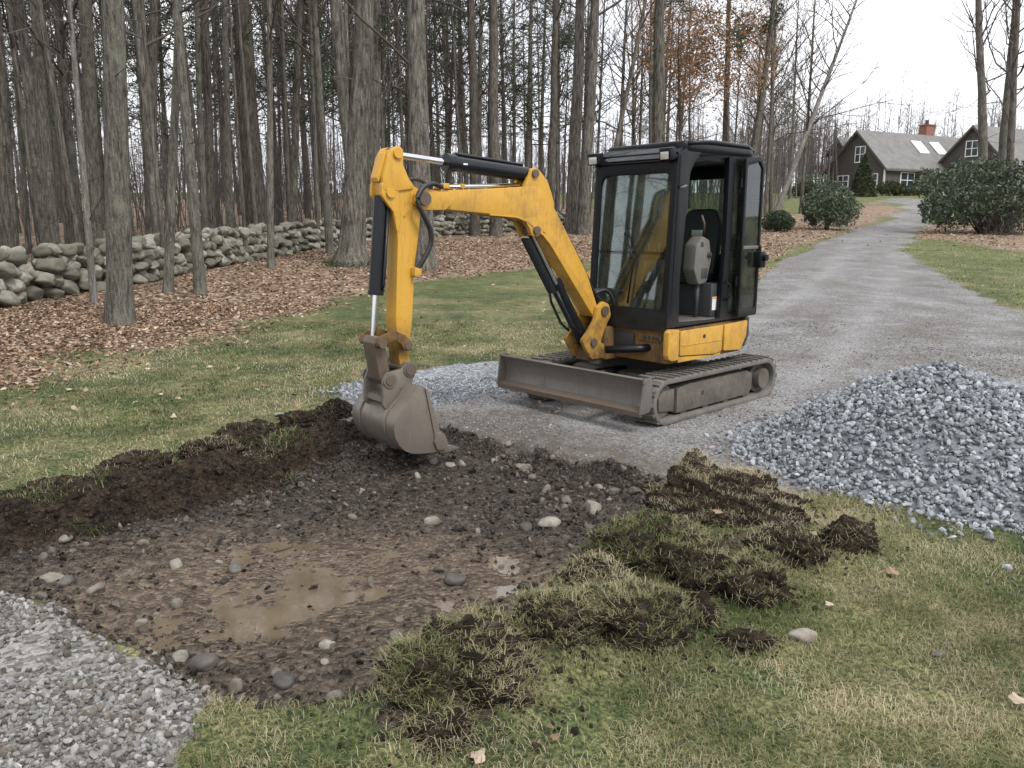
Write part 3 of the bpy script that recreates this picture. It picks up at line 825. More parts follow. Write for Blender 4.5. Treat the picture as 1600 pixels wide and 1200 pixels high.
for s in (1, -1):
    y1, y0 = (0.80, 0.53) if s > 0 else (-0.53, -0.80)
    outer = stadium(-0.80, 0.80, 0.212, 0.214, 0.200, 0.200)
    inner = stadium(-0.80, 0.80, 0.212, 0.214, 0.152, 0.152)
    tk = bm_obj('rubber_track', belt(outer, inner, y0, y1), M['track_rubber'], ex)
    # raised lugs round the belt
    bm = bmesh.new()
    seg = np.array(outer + [outer[0]]); dl = np.r_[0, np.cumsum(np.linalg.norm(np.diff(seg, axis=0), axis=1))]
    nl = 46
    for i in range(nl):
        q = dl[-1] * i / nl
        px_, pz_ = np.interp(q, dl, seg[:, 0]), np.interp(q, dl, seg[:, 1])
        qx, qz = np.interp((q + .01) % dl[-1], dl, seg[:, 0]), np.interp((q + .01) % dl[-1], dl, seg[:, 1])
        a = math.atan2(qz - pz_, qx - px_)
        mt = Matrix.Translation((px_, 0, pz_)) @ Matrix.Rotation(-a, 4, 'Y')
        off = 0.010 * (1 if i % 2 else -1)
        half = (y0 + y1) / 2
        for (ya, yb, sh) in ((y0 + .004, half + .02, 0), (half - .02, y1 - .004, .022)):
            bm_box(bm, (-.016 + sh, ya, -.014), (.016 + sh, yb, .006), 0.004, 1, mt)
    bm_obj('tread', bm, M['track_rubber'], tk)
    # frame between the wheels
    yo = y1 - 0.035 if s > 0 else y0 + 0.035
    yi = y0 + 0.03 if s > 0 else y1 - 0.03
    ya, yb = min(yo, yi), max(yo, yi)
    prism('track_frame', [(0.62, 0.085), (-0.55, 0.085), (-0.60, 0.14), (-0.60, 0.29), (-0.50, 0.325), (0.45, 0.325), (0.62, 0.30)], ya, yb, LOC, M['frame_dusty'], tk, 0.012)
    prism('idler_guard', [(0.86, 0.13), (0.645, 0.105), (0.645, 0.305), (0.80, 0.305), (0.87, 0.25)], ya + .012, yb - .012, LOC, M['frame_dusty'], tk, 0.012)
    rod('sprocket', (-0.80, ya + .03, 0.212), (-0.80, yb - .06, 0.212), 0.146, M['frame_dusty'], tk, 24)
    ys_ = (yb - .06, yb + .012) if s > 0 else (ya + .06, ya - .012)
    dm = rod('drive_motor', (-0.80, ys_[0], 0.212), (-0.80, ys_[1], 0.212), 0.098, M['frame_dusty'], tk, 24)
    rod('idler_wheel', (0.80, ya + .03, 0.214), (0.80, yb - .03, 0.214), 0.146, M['frame_dusty'], tk, 24)
    for i in range(4):
        xr = 0.50 - 0.34 * i
        rod('track_roller', (xr, ya + .02, 0.105), (xr, yb - .015, 0.105), 0.055, M['frame_dusty'], tk, 16)
    yf = yo + .002 * s
    yf2 = yo - .004 * s
    box('frame_hole_shade', (0.215, min(yf, yf2), 0.195), (0.255, max(yf, yf2), 0.235), M['sticker_and_shade_dark'], tk, 0.002)  # thin dark plate painting the shade inside a hole
    for (xa, xb) in ((0.02, 0.18), (-0.36, -0.14)):
        pass
# centre frame and turntable
box('centre_frame', (-0.52, -0.54, 0.16), (0.55, 0.54, 0.36), M['frame_dusty'], ex, 0.03)
rod('slew_ring', (0, 0, 0.36), (0, 0, 0.52), 0.40, M['black_paint'], ex, 32)

# ---- dozer blade
BW, BL = 0.835, 0.872
bl_prof = [(1.20, 0.172), (1.215, 0.196), (1.155, 0.23), (1.135, 0.29), (1.14, 0.36), (1.175, 0.435), (1.205, 0.465), (1.18, 0.475), (1.145, 0.445), (1.112, 0.36), (1.105, 0.28), (1.125, 0.20), (1.165, 0.172)]
blade = prism('dozer_blade', bl_prof, -BL, BW, LOC, M['steel_dirty'], ex, 0.004)
prism('cutting_edge', [(1.232, 0.158), (1.236, 0.200), (1.186, 0.232), (1.176, 0.222), (1.208, 0.195), (1.208, 0.158)], -BL - .006, BW + .006, LOC, M['steel_rust'], blade, 0.003)
for s in (1, -1):
    eb = BW if s > 0 else BL; y0, y1 = sorted((s * eb, s * (eb + .016)))
    prism('end_plate', [(1.245, 0.185), (1.235, 0.235), (1.207, 0.43), (1.207, 0.477), (1.10, 0.477), (1.09, 0.40), (1.09, 0.23), (1.13, 0.185)], y0 + .001, y1, LOC, M['steel_dirty'], blade, 0.004)
    m = MB(); m.tube([(1.12, s * .36, .26), (0.85, s * .33, .27), (0.45, s * .30, .25)], [.05, .045, .05], 8); m.build('blade_arm', M['steel_dirty'], blade)
m = MB(); cyl(m, (1.12, 0, .34), (.80, 0, .36), .022); cyl(m, (.82, 0, .36), (.42, 0, .35), .042); m.build('blade_cylinder', M['black_cylinder'], blade)
rod('bolt', (1.203, BW + .010, .435), (1.203, BW + .022, .435), .012, M['steel_rust'], blade, 8)

# ---- upper body
def rounded(pts, rad, k=5):
    """outline with rounded corners; rad one value or per point"""
    o = []; n = len(pts)
    for i in range(n):
        r = rad[i] if isinstance(rad, (list, tuple)) else rad
        p = Vector(pts[i]); a = Vector(pts[i - 1]) - p; b = Vector(pts[(i + 1) % n]) - p
        if r <= 0: o.append(tuple(p)); continue
        ang = a.angle(b); t_ = min(r / math.tan(ang / 2), a.length * .49, b.length * .49)
        p0 = p + a.normalized() * t_; p1 = p + b.normalized() * t_
        for j in range(k + 1):
            u = j / k
            o.append(tuple((1 - u) ** 2 * p0 + 2 * u * (1 - u) * p + u * u * p1))
    return o
TOP = lambda a, n, b: (a, b, n)                    # plan outlines: a = x, b = y, n = z
plan = rounded([(0.72, 0.10), (0.74, 0.74), (-0.42, 0.745), (-0.80, 0.40), (-0.80, -0.40), (-0.42, -0.74), (0.45, -0.74), (0.60, -0.30), (0.72, -0.22)], [.03, .06, .16, .25, .25, .16, .08, .05, .03])
def shrink(pl, k): return [(a * k - (1 - k) * 0.0, b * k) for a, b in pl]
body = prism('body_base', shrink(plan, 0.985), 0.52, 0.815, TOP, M['yellow_grimy'], ex, 0.02)
# clean yellow side skirt: three panels with seams
def skirt(name, outline, mat, th=0.022, y=0.735):
    return prism(name, outline, y, y + th, LOC, mat, body, 0.008)
side = skirt('side_panel', rounded([(0.595, 0.585), (0.600, 0.800), (-0.065, 0.800), (-0.055, 0.560), (0.05, 0.545)], .018), M['yellow_paint'])
skirt('rear_panel', rounded([(-0.080, 0.560), (-0.075, 0.800), (-0.47, 0.815), (-0.45, 0.66), (-0.37, 0.54)], [.015, .015, .03, .05, .06]), M['yellow_paint'], 0.028)
skirt('lower_strip', [(0.60, 0.525), (0.60, 0.578), (0.05, 0.537), (-0.05, 0.552), (-0.06, 0.522)], M['yellow_paint'], 0.012, 0.733)
prism('corner_panel', rounded([(0.745, 0.565), (0.765, 0.600), (0.765, 0.800), (0.735, 0.825), (0.61, 0.815), (0.61, 0.55), (0.70, 0.548)], .02), 0.70, 0.757, LOC, M['yellow_paint'], body, 0.012)
rod('panel_latch', (0.24, 0.756, 0.725), (0.24, 0.764, 0.725), 0.016, M['hose_rubber'], side, 14)
prism('press_line', [(0.58, 0.668), (0.58, 0.676), (-0.05, 0.668), (-0.05, 0.660)], 0.756, 0.7615, LOC, M['yellow_paint'], side, 0.002)
prism('rear_bumper', [(-0.475, 0.62), (-0.455, 0.835), (-0.525, 0.835), (-0.53, 0.66), (-0.46, 0.56), (-0.43, 0.56)], 0.56, 0.745, LOC, M['cab_grey_trim'], body, 0.01)
# worn maker's band on the front face
box('name_band', (0.728, 0.42, 0.705), (0.7395, 0.66, 0.765), M['yellow_grimy'], body, 0.004)
for i_, (a_, w_) in enumerate(((0.47, .035), (0.52, .028), (0.562, .028), (0.603, .034))):
    box('worn_letter', (0.7385, a_, 0.718), (0.7415, a_ + w_, 0.752), M['sticker_and_shade_dark'], body, 0.003)
# engine hood on the far side, seat deck under the cab
prism('engine_hood', rounded([(0.40, 0.80), (0.30, 1.16), (0.10, 1.25), (-0.72, 1.25), (-0.79, 1.05), (-0.79, 0.80)], .07), -0.735, -0.21, LOC, M['yellow_paint'], ex, 0.035)
prism('rear_hood', rounded([(-0.53, 0.80), (-0.53, 1.20), (-0.68, 1.18), (-0.79, 1.0), (-0.79, 0.80)], .05), -0.21, 0.45, LOC, M['yellow_paint'], ex, 0.035)
box('boom_swing_mount', (0.60, -0.17, 0.50), (0.86, 0.14, 0.80), M['yellow_grimy'], ex, 0.03)
m = MB(); m.tube([(0.70, 0.52, 0.645), (0.80, 0.42, 0.632), (0.92, 0.20, 0.612)], [.036, .034, .034], 14); m.build('swing_cylinder', M['black_cylinder'], ex)
box('swing_recess_shade', (0.722, 0.14, 0.62), (0.738, 0.36, 0.76), M['sticker_and_shade_dark'], body, 0.01)  # raised dark plate, its colour stands in for the shade of a recess

# ---- cab
cab = empty('cab', (0, 0, 0)); cab.parent = ex
YL, YR = 0.725, -0.165                              # door side, far side
FX = lambda z: 0.755 - 0.072 * max(0.0, (z - 0.90)) / 1.3          # front leans back
bk = M['black_paint']
def beam(mb_bm, pts, w, d, axis):
    pass
# side frames: outer outline minus openings, built from bars
def bar(bm, p, q, w, t_, up):
    """box bar from p to q, width w along up x dir, thickness t_ along up"""
    p, q, up = Vector(p), Vector(q), Vector(up).normalized()
    d = (q - p); L = d.length; d.normalize(); sx = d.cross(up).normalized()
    mt = Matrix((( d.x, sx.x, up.x, p.x), (d.y, sx.y, up.y, p.y), (d.z, sx.z, up.z, p.z), (0, 0, 0, 1)))
    bm_box(bm, (0, -w / 2, -t_ / 2), (L, w / 2, t_ / 2), min(w, t_) * .22, 2, mt)
def frame_ring(name, outline, hole, n0, n1, fn, mat, parent, bev=0.006):
    """plate with one opening; outline and hole have the same number of points"""
    bm = bmesh.new(); k = len(outline)
    rs = [[bm.verts.new(fn(a, nn, b)) for a, b in pr] for pr, nn in ((outline, n0), (outline, n1), (hole, n1), (hole, n0))]
    for r_ in range(4):
        for i in range(k):
            bm.faces.new((rs[r_][i], rs[r_][(i + 1) % k], rs[(r_ + 1) % 4][(i + 1) % k], rs[(r_ + 1) % 4][i]))
    bmesh.ops.recalc_face_normals(bm, faces=bm.faces)
    es = [e for e in bm.edges if len(e.link_faces) == 2 and e.calc_face_angle(0) > 1.2]
    bmesh.ops.bevel(bm, geom=es, offset=bev, segments=2, affect='EDGES', profile=0.6)
    return bm_obj(name, bm, mat, parent)
def ring_pair(corners_o, ro, corners_h, rh): return rounded(corners_o, ro, 6), rounded(corners_h, rh, 6)
# front frame (leaning plane): a = y, b = z
FF = lambda a, n, b: (FX(b) + n, a, b)
o_, h_ = ring_pair([(YR, 0.83), (YL, 0.83), (YL, 2.285), (YR, 2.285)], [.02, .02, .03, .03], [(YR + .075, 0.985), (YL - .075, 0.985), (YL - .06, 2.115), (YR + .075, 2.115)], [.05, .05, .09, .09])
ff = frame_ring('front_frame', o_, h_, -0.05, 0.0, FF, bk, cab, 0.008)
prism('windscreen', h_, -0.022, -0.014, FF, M['cab_glass'], cab, 0.0)
box('windscreen_bar', (FX(1.44) - .045, YR + .06, 1.40), (FX(1.44) - .022, YL - .06, 1.47), bk, cab, 0.005)
m = MB(); m.tube([(FX(1.05) + .012, 0.30, 1.02), (FX(1.4) + .014, 0.34, 1.40), (FX(1.60) + .012, 0.22, 1.62)], .008, 6); m.build('wiper', bk, cab)
box('front_lower_panel', (0.735, YR + .02, 0.80), (0.762, YL - .015, 0.965), M['black_paint'], cab, 0.006)
# door-side frame (left): a = x, b = z
so = rounded([(0.758, 0.832), (0.758, 1.0), (0.678, 2.26), (0.55, 2.335), (-0.44, 2.335), (-0.525, 2.24), (-0.53, 0.832)], [.01, 0, .05, .12, .16, .10, .02], 6)
sh = rounded([(0.585, 0.868), (0.595, 1.25), (0.505, 2.12), (0.39, 2.285), (-0.075, 2.295), (-0.085, 1.58), (-0.05, 0.850)], [.015, .05, .12, .14, .03, 0, .015], 6)
lf_ = bmesh.new()
side_fr = frame_ring('door_frame', so, sh, YL - .05, YL, LOC, bk, cab, 0.008)
# rear quarter window set into the plate
prism('quarter_window', rounded([(-0.16, 0.90), (-0.165, 2.25), (-0.30, 2.25), (-0.31, 0.90)], .03), YL + .001, YL + .006, LOC, M['cab_glass'], cab, 0.0)
# far side and rear frames with glass
so2 = rounded([(0.755, 0.832), (0.68, 2.26), (0.55, 2.335), (-0.44, 2.335), (-0.525, 2.24), (-0.53, 0.832)], [.01, .05, .12, .16, .10, .02], 6)
sh2 = rounded([(0.66, 0.96), (0.60, 2.14), (0.52, 2.22), (-0.38, 2.22), (-0.44, 2.14), (-0.44, 1.26)], [.05, .06, .05, .08, .06, .05], 6)
frame_ring('far_side_frame', so2, sh2, YR, YR + .05, LOC, bk, cab, 0.008)
prism('side_window', sh2, YR + .018, YR + .026, LOC, M['cab_glass'], cab, 0.0)
BK = lambda a, n, b: (-0.53 + n, a, b)
o_, h_ = ring_pair([(YR + .051, 0.833), (YL - .051, 0.833), (YL - .051, 2.33), (YR + .051, 2.33)], .02, [(YR + .11, 1.42), (YL - .10, 1.42), (YL - .12, 2.12), (YR + .11, 2.12)], .07)
frame_ring('rear_frame', o_, h_, 0.0, 0.05, BK, bk, cab, 0.006)
prism('rear_window', h_, 0.018, 0.026, BK, M['cab_glass'], cab, 0.0)
# roof with a rounded rim and a tinted skylight strip at the front
bm = bmesh.new()
rp = rounded([(0.555, YR - .012), (0.615, YL + .014), (-0.52, YL + .014), (-0.52, YR - .012)], [.10, .10, .14, .14], 6)
bm_prism(bm, rp, 2.285, 2.378, TOP, 0.040, 4)
roof = bm_obj('roof', bm, bk, cab, 50)
visor = prism('roof_visor', rounded([(YR + .005, 2.21), (YL - .005, 2.21), (YL - .02, 2.355), (YR + .03, 2.335)], .03), 0.0, 0.03, lambda a, n, b: (0.700 - .16 * max(0, b - 2.22) / .13 + n, a, b), bk, roof, 0.01)
prism('roof_window', rounded([(YR + .115, 2.232), (YL - .125, 2.232), (YL - .14, 2.332), (YR + .13, 2.318)], .03), 0.0315, 0.040, lambda a, n, b: (0.700 - .16 * max(0, b - 2.22) / .13 + n, a, b), M['roof_glass'], roof, 0.003)
m = MB(); m.tube([(0.56, YL + .004, 2.352), (0.20, YL + .006, 2.382), (-0.34, YL + .006, 2.380), (-0.48, YL - .02, 2.350), (-0.52, YL - .10, 2.33)], .020, 8); m.build('roof_rail', bk, roof)
for yy_, yaw in ((YR + .035, 0.1), (YL - .075, -.05)):
    mt = Matrix.Translation((0.735, yy_, 2.262)) @ Matrix.Rotation(yaw, 4, 'Z') @ Matrix.Rotation(.12, 4, 'Y')
    wl_ = box('work_lamp', (-.050, -.060, -.052), (.035, .060, .052), bk, cab, 0.016, mt)
    box('lamp_lens', (.033, -.040, -.040), (.040, .040, .022), M['lamp_lens'], wl_, 0.008, mt)
    box('lamp_bracket', (-.06, -.012, -.07), (-.02, .012, -.03), bk, wl_, 0.003, mt)
# open door folded back along the side
dx0, dx1, dy = -0.225, -0.545, YL + .045
do, dh = ring_pair([(dx0, 0.86), (dx0, 2.27), (dx1 + .07, 2.305), (dx1, 2.22), (dx1, 0.86)], [.02, .03, .06, .06, .03], [(dx0 - .035, 0.92), (dx0 - .035, 2.21), (dx1 + .085, 2.25), (dx1 + .03, 2.19), (dx1 + .03, 0.92)], .03)
door = frame_ring('door', do, dh, dy, dy + .032, LOC, bk, cab, 0.006)
prism('door_glass', dh, dy + .012, dy + .019, LOC, M['cab_glass'], door, 0.0)
box('door_bar', (dx1 + .02, dy + .004, 1.475), (dx0 - .02, dy + .028, 1.505), M['console_grey'], door, 0.004)
box('door_lock', (dx1 - .012, dy + .02, 1.30), (dx1 + .085, dy + .095, 1.455), bk, door, 0.02)
rod('lock_button', (dx1 + .03, dy + .09, 1.395), (dx1 + .03, dy + .125, 1.395), 0.030, bk, door, 14)
rod('lock_pin', (dx1 + .05, dy + .06, 1.45), (dx1 + .05, dy + .06, 1.50), 0.012, bk, door, 10)
for zz in (1.15, 2.02):
    rod('hinge', (dx0 + .012, dy + .0, zz), (dx0 + .012, dy + .0, zz + .08), .014, bk, door, 10)
m = MB(); m.tube([(0.66, YL + .012, 1.99), (0.64, YL + .03, 2.0), (0.60, YL + .03, 2.01), (0.585, YL + .012, 2.01)], .010, 8); m.build('grab_handle', M['console_grey'], cab)
m = MB(); m.tube([(-0.10, YL + .01, 1.02), (-0.115, YL + .04, 1.05), (-0.115, YL + .04, 1.16), (-0.10, YL + .01, 1.19)], .009, 8); m.build('inner_grab', bk, cab)
# inside: floor, seat box, seat, consoles, levers
box('cab_floor', (-0.48, YR + .052, 0.825), (0.70, YL - .052, 0.865), M['steel_dirty'], cab, 0.004)
sbx = box('seat_box', (-0.47, YR + .055, 0.866), (0.02, YL - .060, 1.17), M['cab_grey_trim'], cab, 0.02)
prism('warning_sticker', [(-0.0, 0.93), (-0.0, 1.05), (-0.11, 1.05), (-0.11, 0.93)], YL - .060, YL - .0575, LOC, M['sticker_white'], sbx, 0.0)
prism('sticker_head', [(-0.002, 1.032), (-0.002, 1.048), (-0.108, 1.048), (-0.108, 1.032)], YL - .0574, YL - .0555, LOC, M['sticker_orange'], sbx, 0.0)
box('headliner', (-0.47, YR + .052, 2.235), (0.52, YL - .052, 2.284), M['cab_grey_trim'], cab, 0.01)
box('rear_wall_pad', (-0.478, YR + .06, 1.17), (-0.44, YL - .06, 1.40), M['cab_grey_trim'], cab, 0.01)
seat = empty('seat', (0, 0, 0)); seat.parent = ex
prism('seat_cushion', rounded([(0.17, 1.18), (0.20, 1.27), (-0.22, 1.25), (-0.26, 1.18)], .04), 0.06, 0.52, LOC, M['seat_vinyl'], seat, 0.03)
bm = bmesh.new(); bm_prism(bm, rounded([(0.06, 1.22), (0.52, 1.22), (0.51, 1.70), (0.44, 1.84), (0.14, 1.84), (0.07, 1.70)], [.04, .04, .12, .10, .10, .12]), -0.05, 0.05, lambda a, n, b: (-0.24 - .22 * (b - 1.22) + n, a, b), 0.03, 3)
bm_obj('seat_back', bm, M['seat_vinyl'], seat)
box('seat_logo', (-0.2, 0.24, 1.59), (-0.196, 0.36, 1.645), M['lamp_lens'], seat, 0.001, Matrix.Translation((-.055, 0, 0)))
m = MB(); m.tube([(-0.06, 0.50, 1.60), (-0.04, 0.52, 1.70), (-0.02, 0.50, 1.78)], .012, 6); m.build('seat_belt_arm', M['steel_rust'], seat)
# left console, tipped up
cons = prism('console_pod', rounded([(0.17, 1.16), (0.25, 1.30), (0.23, 1.52), (0.13, 1.60), (0.02, 1.56), (-0.02, 1.38), (0.04, 1.18)], .05), 0.50, 0.63, LOC, M['console_grey'], cab, 0.028)
rod('joystick', (0.06, 0.565, 1.42), (0.03, 0.655, 1.43), 0.030, M['cab_grey_trim'], cons, 12, 0.022)
box('console_switch', (0.125, 0.622, 1.50), (0.165, 0.634, 1.545), M['cab_grey_trim'], cons, 0.006)
box('console_slot', (0.05, 0.622, 1.22), (0.14, 0.634, 1.31), M['cab_grey_trim'], cons, 0.01)
m = MB(); m.tube([(0.10, 0.56, 0.87), (0.09, 0.56, 1.02), (0.10, 0.56, 1.20)], [.022, .02, .03], 10); m.build('console_post', M['cab_grey_trim'], cab)
prism('far_console', rounded([(0.15, 1.10), (0.20, 1.36), (-0.25, 1.36), (-0.25, 1.10)], .04), -0.10, 0.03, LOC, M['cab_grey_trim'], cab, 0.02)
for yy_ in (0.24, 0.36):
    m = MB(); m.tube([(0.50, yy_, 0.87), (0.50, yy_, 1.20), (0.44, yy_, 1.42)], .012, 8); m.tube([(0.44, yy_, 1.40), (0.41, yy_, 1.54)], .020, 10); m.build('travel_lever', M['hose_rubber'], cab)
prism('dashboard', rounded([(0.66, 0.87), (0.64, 1.10), (0.56, 1.12), (0.54, 0.87)], .02), -0.08, 0.18, LOC, M['cab_grey_trim'], cab, 0.01)

# ---- boom, stick and bucket lie in one upright plane through the swing post
SW = math.radians(4)
def bp(d, n, z): return (0.85 + d * math.cos(SW) + n * math.sin(SW), -d * math.sin(SW) + n * math.cos(SW), z)
yel = M['yellow_paint']
kp = [(0.013, 1.03), (-0.055, 1.00), (-0.085, 0.90), (-0.02, 0.80), (0.045, 0.66), (-0.03, 0.645), (-0.02, 0.522), (0.144, 0.525), (0.205, 0.60), (0.266, 0.70), (0.20, 0.765), (0.115, 0.868), (0.088, 0.98)]
sp_ = empty('swing_post', (0, 0, 0)); sp_.parent = ex
for n0, n1 in ((0.085, 0.125), (-0.125, -0.085)):
    prism('post_plate', rounded(kp, .03, 4), n0, n1, bp, M['yellow_stick'], sp_, 0.006)
prism('post_core', rounded([(0.0, 0.50), (-0.06, 0.62), (-0.05, 0.80), (0.02, 0.80), (0.10, 0.62), (0.16, 0.50)], .02), -0.084, 0.084, bp, M['yellow_grimy'], sp_, 0.008)
rod('swing_pin', bp(-0.03, 0, 0.46), bp(-0.03, 0, 0.84), 0.055, M['steel_dirty'], sp_, 18)
for d_, z_, r_ in ((0.005, 0.945, .042), (0.135, 0.675, .036)):
    rod('pivot_pin', bp(d_, -.145, z_), bp(d_, .145, z_), r_, M['steel_rust'], sp_, 18)

boom_prof = [(1.905, 1.925), (1.85, 1.94), (1.615, 1.948), (1.25, 1.968), (0.938, 1.988), (0.80, 1.998), (0.745, 1.993), (0.695, 1.968), (0.65, 1.93), (0.597, 1.868), (0.39, 1.58), (0.179, 1.276), (0.055, 1.00),
             (-0.035, 0.985), (-0.05, 0.93), (0.01, 0.885), (0.09, 0.895), (0.175, 0.99), (0.43, 1.305), (0.60, 1.52), (0.67, 1.592), (0.75, 1.65), (0.85, 1.715), (0.971, 1.757), (1.227, 1.775), (1.675, 1.808), (1.87, 1.812), (1.92, 1.84), (1.93, 1.885)]
bm = bmesh.new(); bm_prism(bm, boom_prof, -0.082, 0.082, bp, 0.01, 2)
boom = bm_obj('boom', bm, yel, ex, 30)
# welded side lips and lugs
for s in (1, -1):
    n0, n1 = sorted((s * .084, s * .094))
    prism('lower_flange', [(0.45, 1.318), (0.62, 1.53), (0.70, 1.605), (0.78, 1.66), (0.87, 1.715), (0.98, 1.748), (1.25, 1.766), (1.25, 1.778), (0.975, 1.762), (0.86, 1.73), (0.75, 1.668), (0.66, 1.60), (0.60, 1.54), (0.44, 1.335)], n0, n1, bp, yel, boom, 0.002)
    n0, n1 = sorted((s * .048, s * .09))
    prism('cylinder_lug', rounded([(0.90, 1.745), (0.845, 1.665), (0.815, 1.605), (0.76, 1.60), (0.70, 1.64), (0.66, 1.62), (0.78, 1.75)], .02), n0, n1, bp, yel, boom, 0.006)
    prism('arm_lug', rounded([(0.90, 1.98), (0.845, 2.08), (0.815, 2.135), (0.775, 2.145), (0.735, 2.125), (0.65, 2.05), (0.60, 1.95), (0.56, 1.83), (0.66, 1.86)], .02), *sorted((s * .045, s * .078)), bp, yel, boom, 0.006)
    prism('tip_plate', rounded([(1.60, 1.86), (1.66, 1.925), (1.86, 1.945), (1.935, 1.92), (1.94, 1.84), (1.87, 1.80), (1.68, 1.80)], .03), *sorted((s * .083, s * .116)), bp, yel, boom, 0.006)
rod('boom_pin', bp(0.785, -.10, 2.097), bp(0.785, .10, 2.097), 0.032, M['steel_rust'], boom, 16)
rod('boom_pin', bp(0.775, -.11, 1.648), bp(0.775, .11, 1.648), 0.034, M['steel_rust'], boom, 16)
rod('boom_pin', bp(1.868, -.145, 1.878), bp(1.868, .145, 1.878), 0.048, M['steel_rust'], boom, 18)
# arm cylinder along the top of the boom
A0, A1 = np.array(bp(0.785, 0, 2.092)), np.array(bp(2.045, 0, 2.185))
lerp = lambda a, b, k: a * (1 - k) + b * k
ac = rod('arm_cylinder', lerp(A0, A1, 0.02), lerp(A0, A1, 0.60), 0.058, M['black_cylinder'], ex, 20)
rod('gland', lerp(A0, A1, 0.585), lerp(A0, A1, 0.645), 0.066, M['black_cylinder'], ac, 20)
rod('piston_rod', lerp(A0, A1, 0.64), lerp(A0, A1, 0.985), 0.024, M['chrome'], ac, 18)
mtube = MB(); mtube.tube([lerp(A0, A1, .05) + [0, 0, .068], lerp(A0, A1, .2) + [0, 0, .070], lerp(A0, A1, .57) + [0, 0, .072], lerp(A0, A1, .60) + [0, 0, .05]], .013, 8); mtube.build('steel_pipe', M['black_cylinder'], ac)
rod('rod_eye', bp(2.045, -.042, 2.185), bp(2.045, .042, 2.185), 0.05, M['steel_rust'], ac, 18)
box('decal_mark', (-.02, -.001, -.006), (.02, .001, .006), M['sticker_white'], ac, 0.0, Matrix.Translation(Vector(lerp(A0, A1, .53)) + Vector(bp(0, .0595, 0)) - Vector(bp(0, 0, 0))) @ Matrix.Rotation(-SW, 4, 'Z'))
# boom cylinder
B0, B1 = np.array(bp(0.135, 0, 0.675)), np.array(bp(0.775, 0, 1.645))
bc = rod('boom_cylinder', lerp(B0, B1, 0.0), lerp(B0, B1, 0.52), 0.056, M['black_cylinder'], ex, 20)
rod('gland', lerp(B0, B1, 0.50), lerp(B0, B1, 0.555), 0.064, M['black_cylinder'], bc, 20)
rod('piston_rod', lerp(B0, B1, 0.55), lerp(B0, B1, 1.0), 0.028, M['chrome'], bc, 18)
pf = np.array(bp(.055, 0, -.035)) - np.array(bp(0, 0, 0))
bm = bmesh.new(); bar(bm, lerp(B0, B1, .50) + pf, lerp(B0, B1, .97) + pf, .10, .016, pf)
bm_obj('rod_guard', bm, M['black_cylinder'], bc)
for nn in (-.05, .05):
    off = np.array(bp(.05, nn, -.02)) - np.array(bp(0, 0, 0))
    m = MB(); m.tube([lerp(B0, B1, .12) + off, lerp(B0, B1, .2) + off * 1.5, lerp(B0, B1, .4) + off * 1.4, lerp(B0, B1, .5) + off], .012, 8); m.build('steel_pipe', M['hose_rubber'], bc)
# stick
st_low = [(2.005, 0.62), (2.03, 0.598), (2.065, 0.61), (2.080, 0.70), (2.095, 0.884), (2.102, 1.016), (2.085, 1.30), (2.068, 1.588), (2.075, 1.70), (2.098, 1.80), (2.14, 1.86), (2.172, 1.90), (2.178, 1.96), (2.172, 2.02), (2.14, 2.10),
          (2.05, 2.08), (1.985, 2.03), (1.94, 1.975), (1.875, 1.945), (1.845, 1.90), (1.852, 1.82), (1.872, 1.768), (1.885, 1.654), (1.929, 1.416), (1.963, 1.006), (1.986, 0.856)]
bm = bmesh.new(); bm_prism(bm, st_low, -0.075, 0.075, bp, 0.008, 2)
stick = bm_obj('stick', bm, M['yellow_stick'], ex, 30)
for s in (1, -1):
    prism('top_lug', rounded([(2.015, 2.11), (1.97, 2.015), (1.915, 1.95), (2.06, 1.93), (2.185, 1.93), (2.18, 2.02), (2.138, 2.16), (2.10, 2.222), (2.045, 2.238), (2.012, 2.215)], .025), *sorted((s * .050, s * .090)), bp, M['yellow_stick'], stick, 0.006)
    prism('cylinder_cheek', rounded([(2.06, 1.98), (2.19, 1.985), (2.195, 1.90), (2.165, 1.86), (2.10, 1.78), (2.075, 1.62), (2.05, 1.72)], .02), *sorted((s * .052, s * .086)), bp, M['yellow_stick'], stick, 0.006)
prism('front_cap', rounded([(2.115, 2.17), (2.18, 2.02), (2.195, 1.98), (2.205, 2.02), (2.14, 2.20)], .01), -.049, .049, bp, M['yellow_stick'], stick, 0.003)
rod('stick_pin', bp(2.062, -.11, 2.187), bp(2.062, .11, 2.187), 0.036, M['yellow_stick'], stick, 18)
rod('stick_pin', bp(2.127, -.105, 1.915), bp(2.127, .105, 1.915), 0.034, M['yellow_stick'], stick, 18)
rod('stick_pin', bp(2.042, -.15, 0.828), bp(2.042, .15, 0.828), 0.030, M['steel_rust'], stick, 16)
hb = box('hose_bracket', (-.03, -.03, -.03), (.03, .03, .03), M['yellow_stick'], stick, 0.006, Matrix.Translation(bp(1.94, .10, 1.36)))
prism('weld_rib', [(2.02, 1.76), (1.985, 1.80), (1.975, 1.86), (1.962, 1.86), (1.972, 1.79), (2.01, 1.745)], .0755, .081, bp, M['yellow_stick'], stick, 0.002)
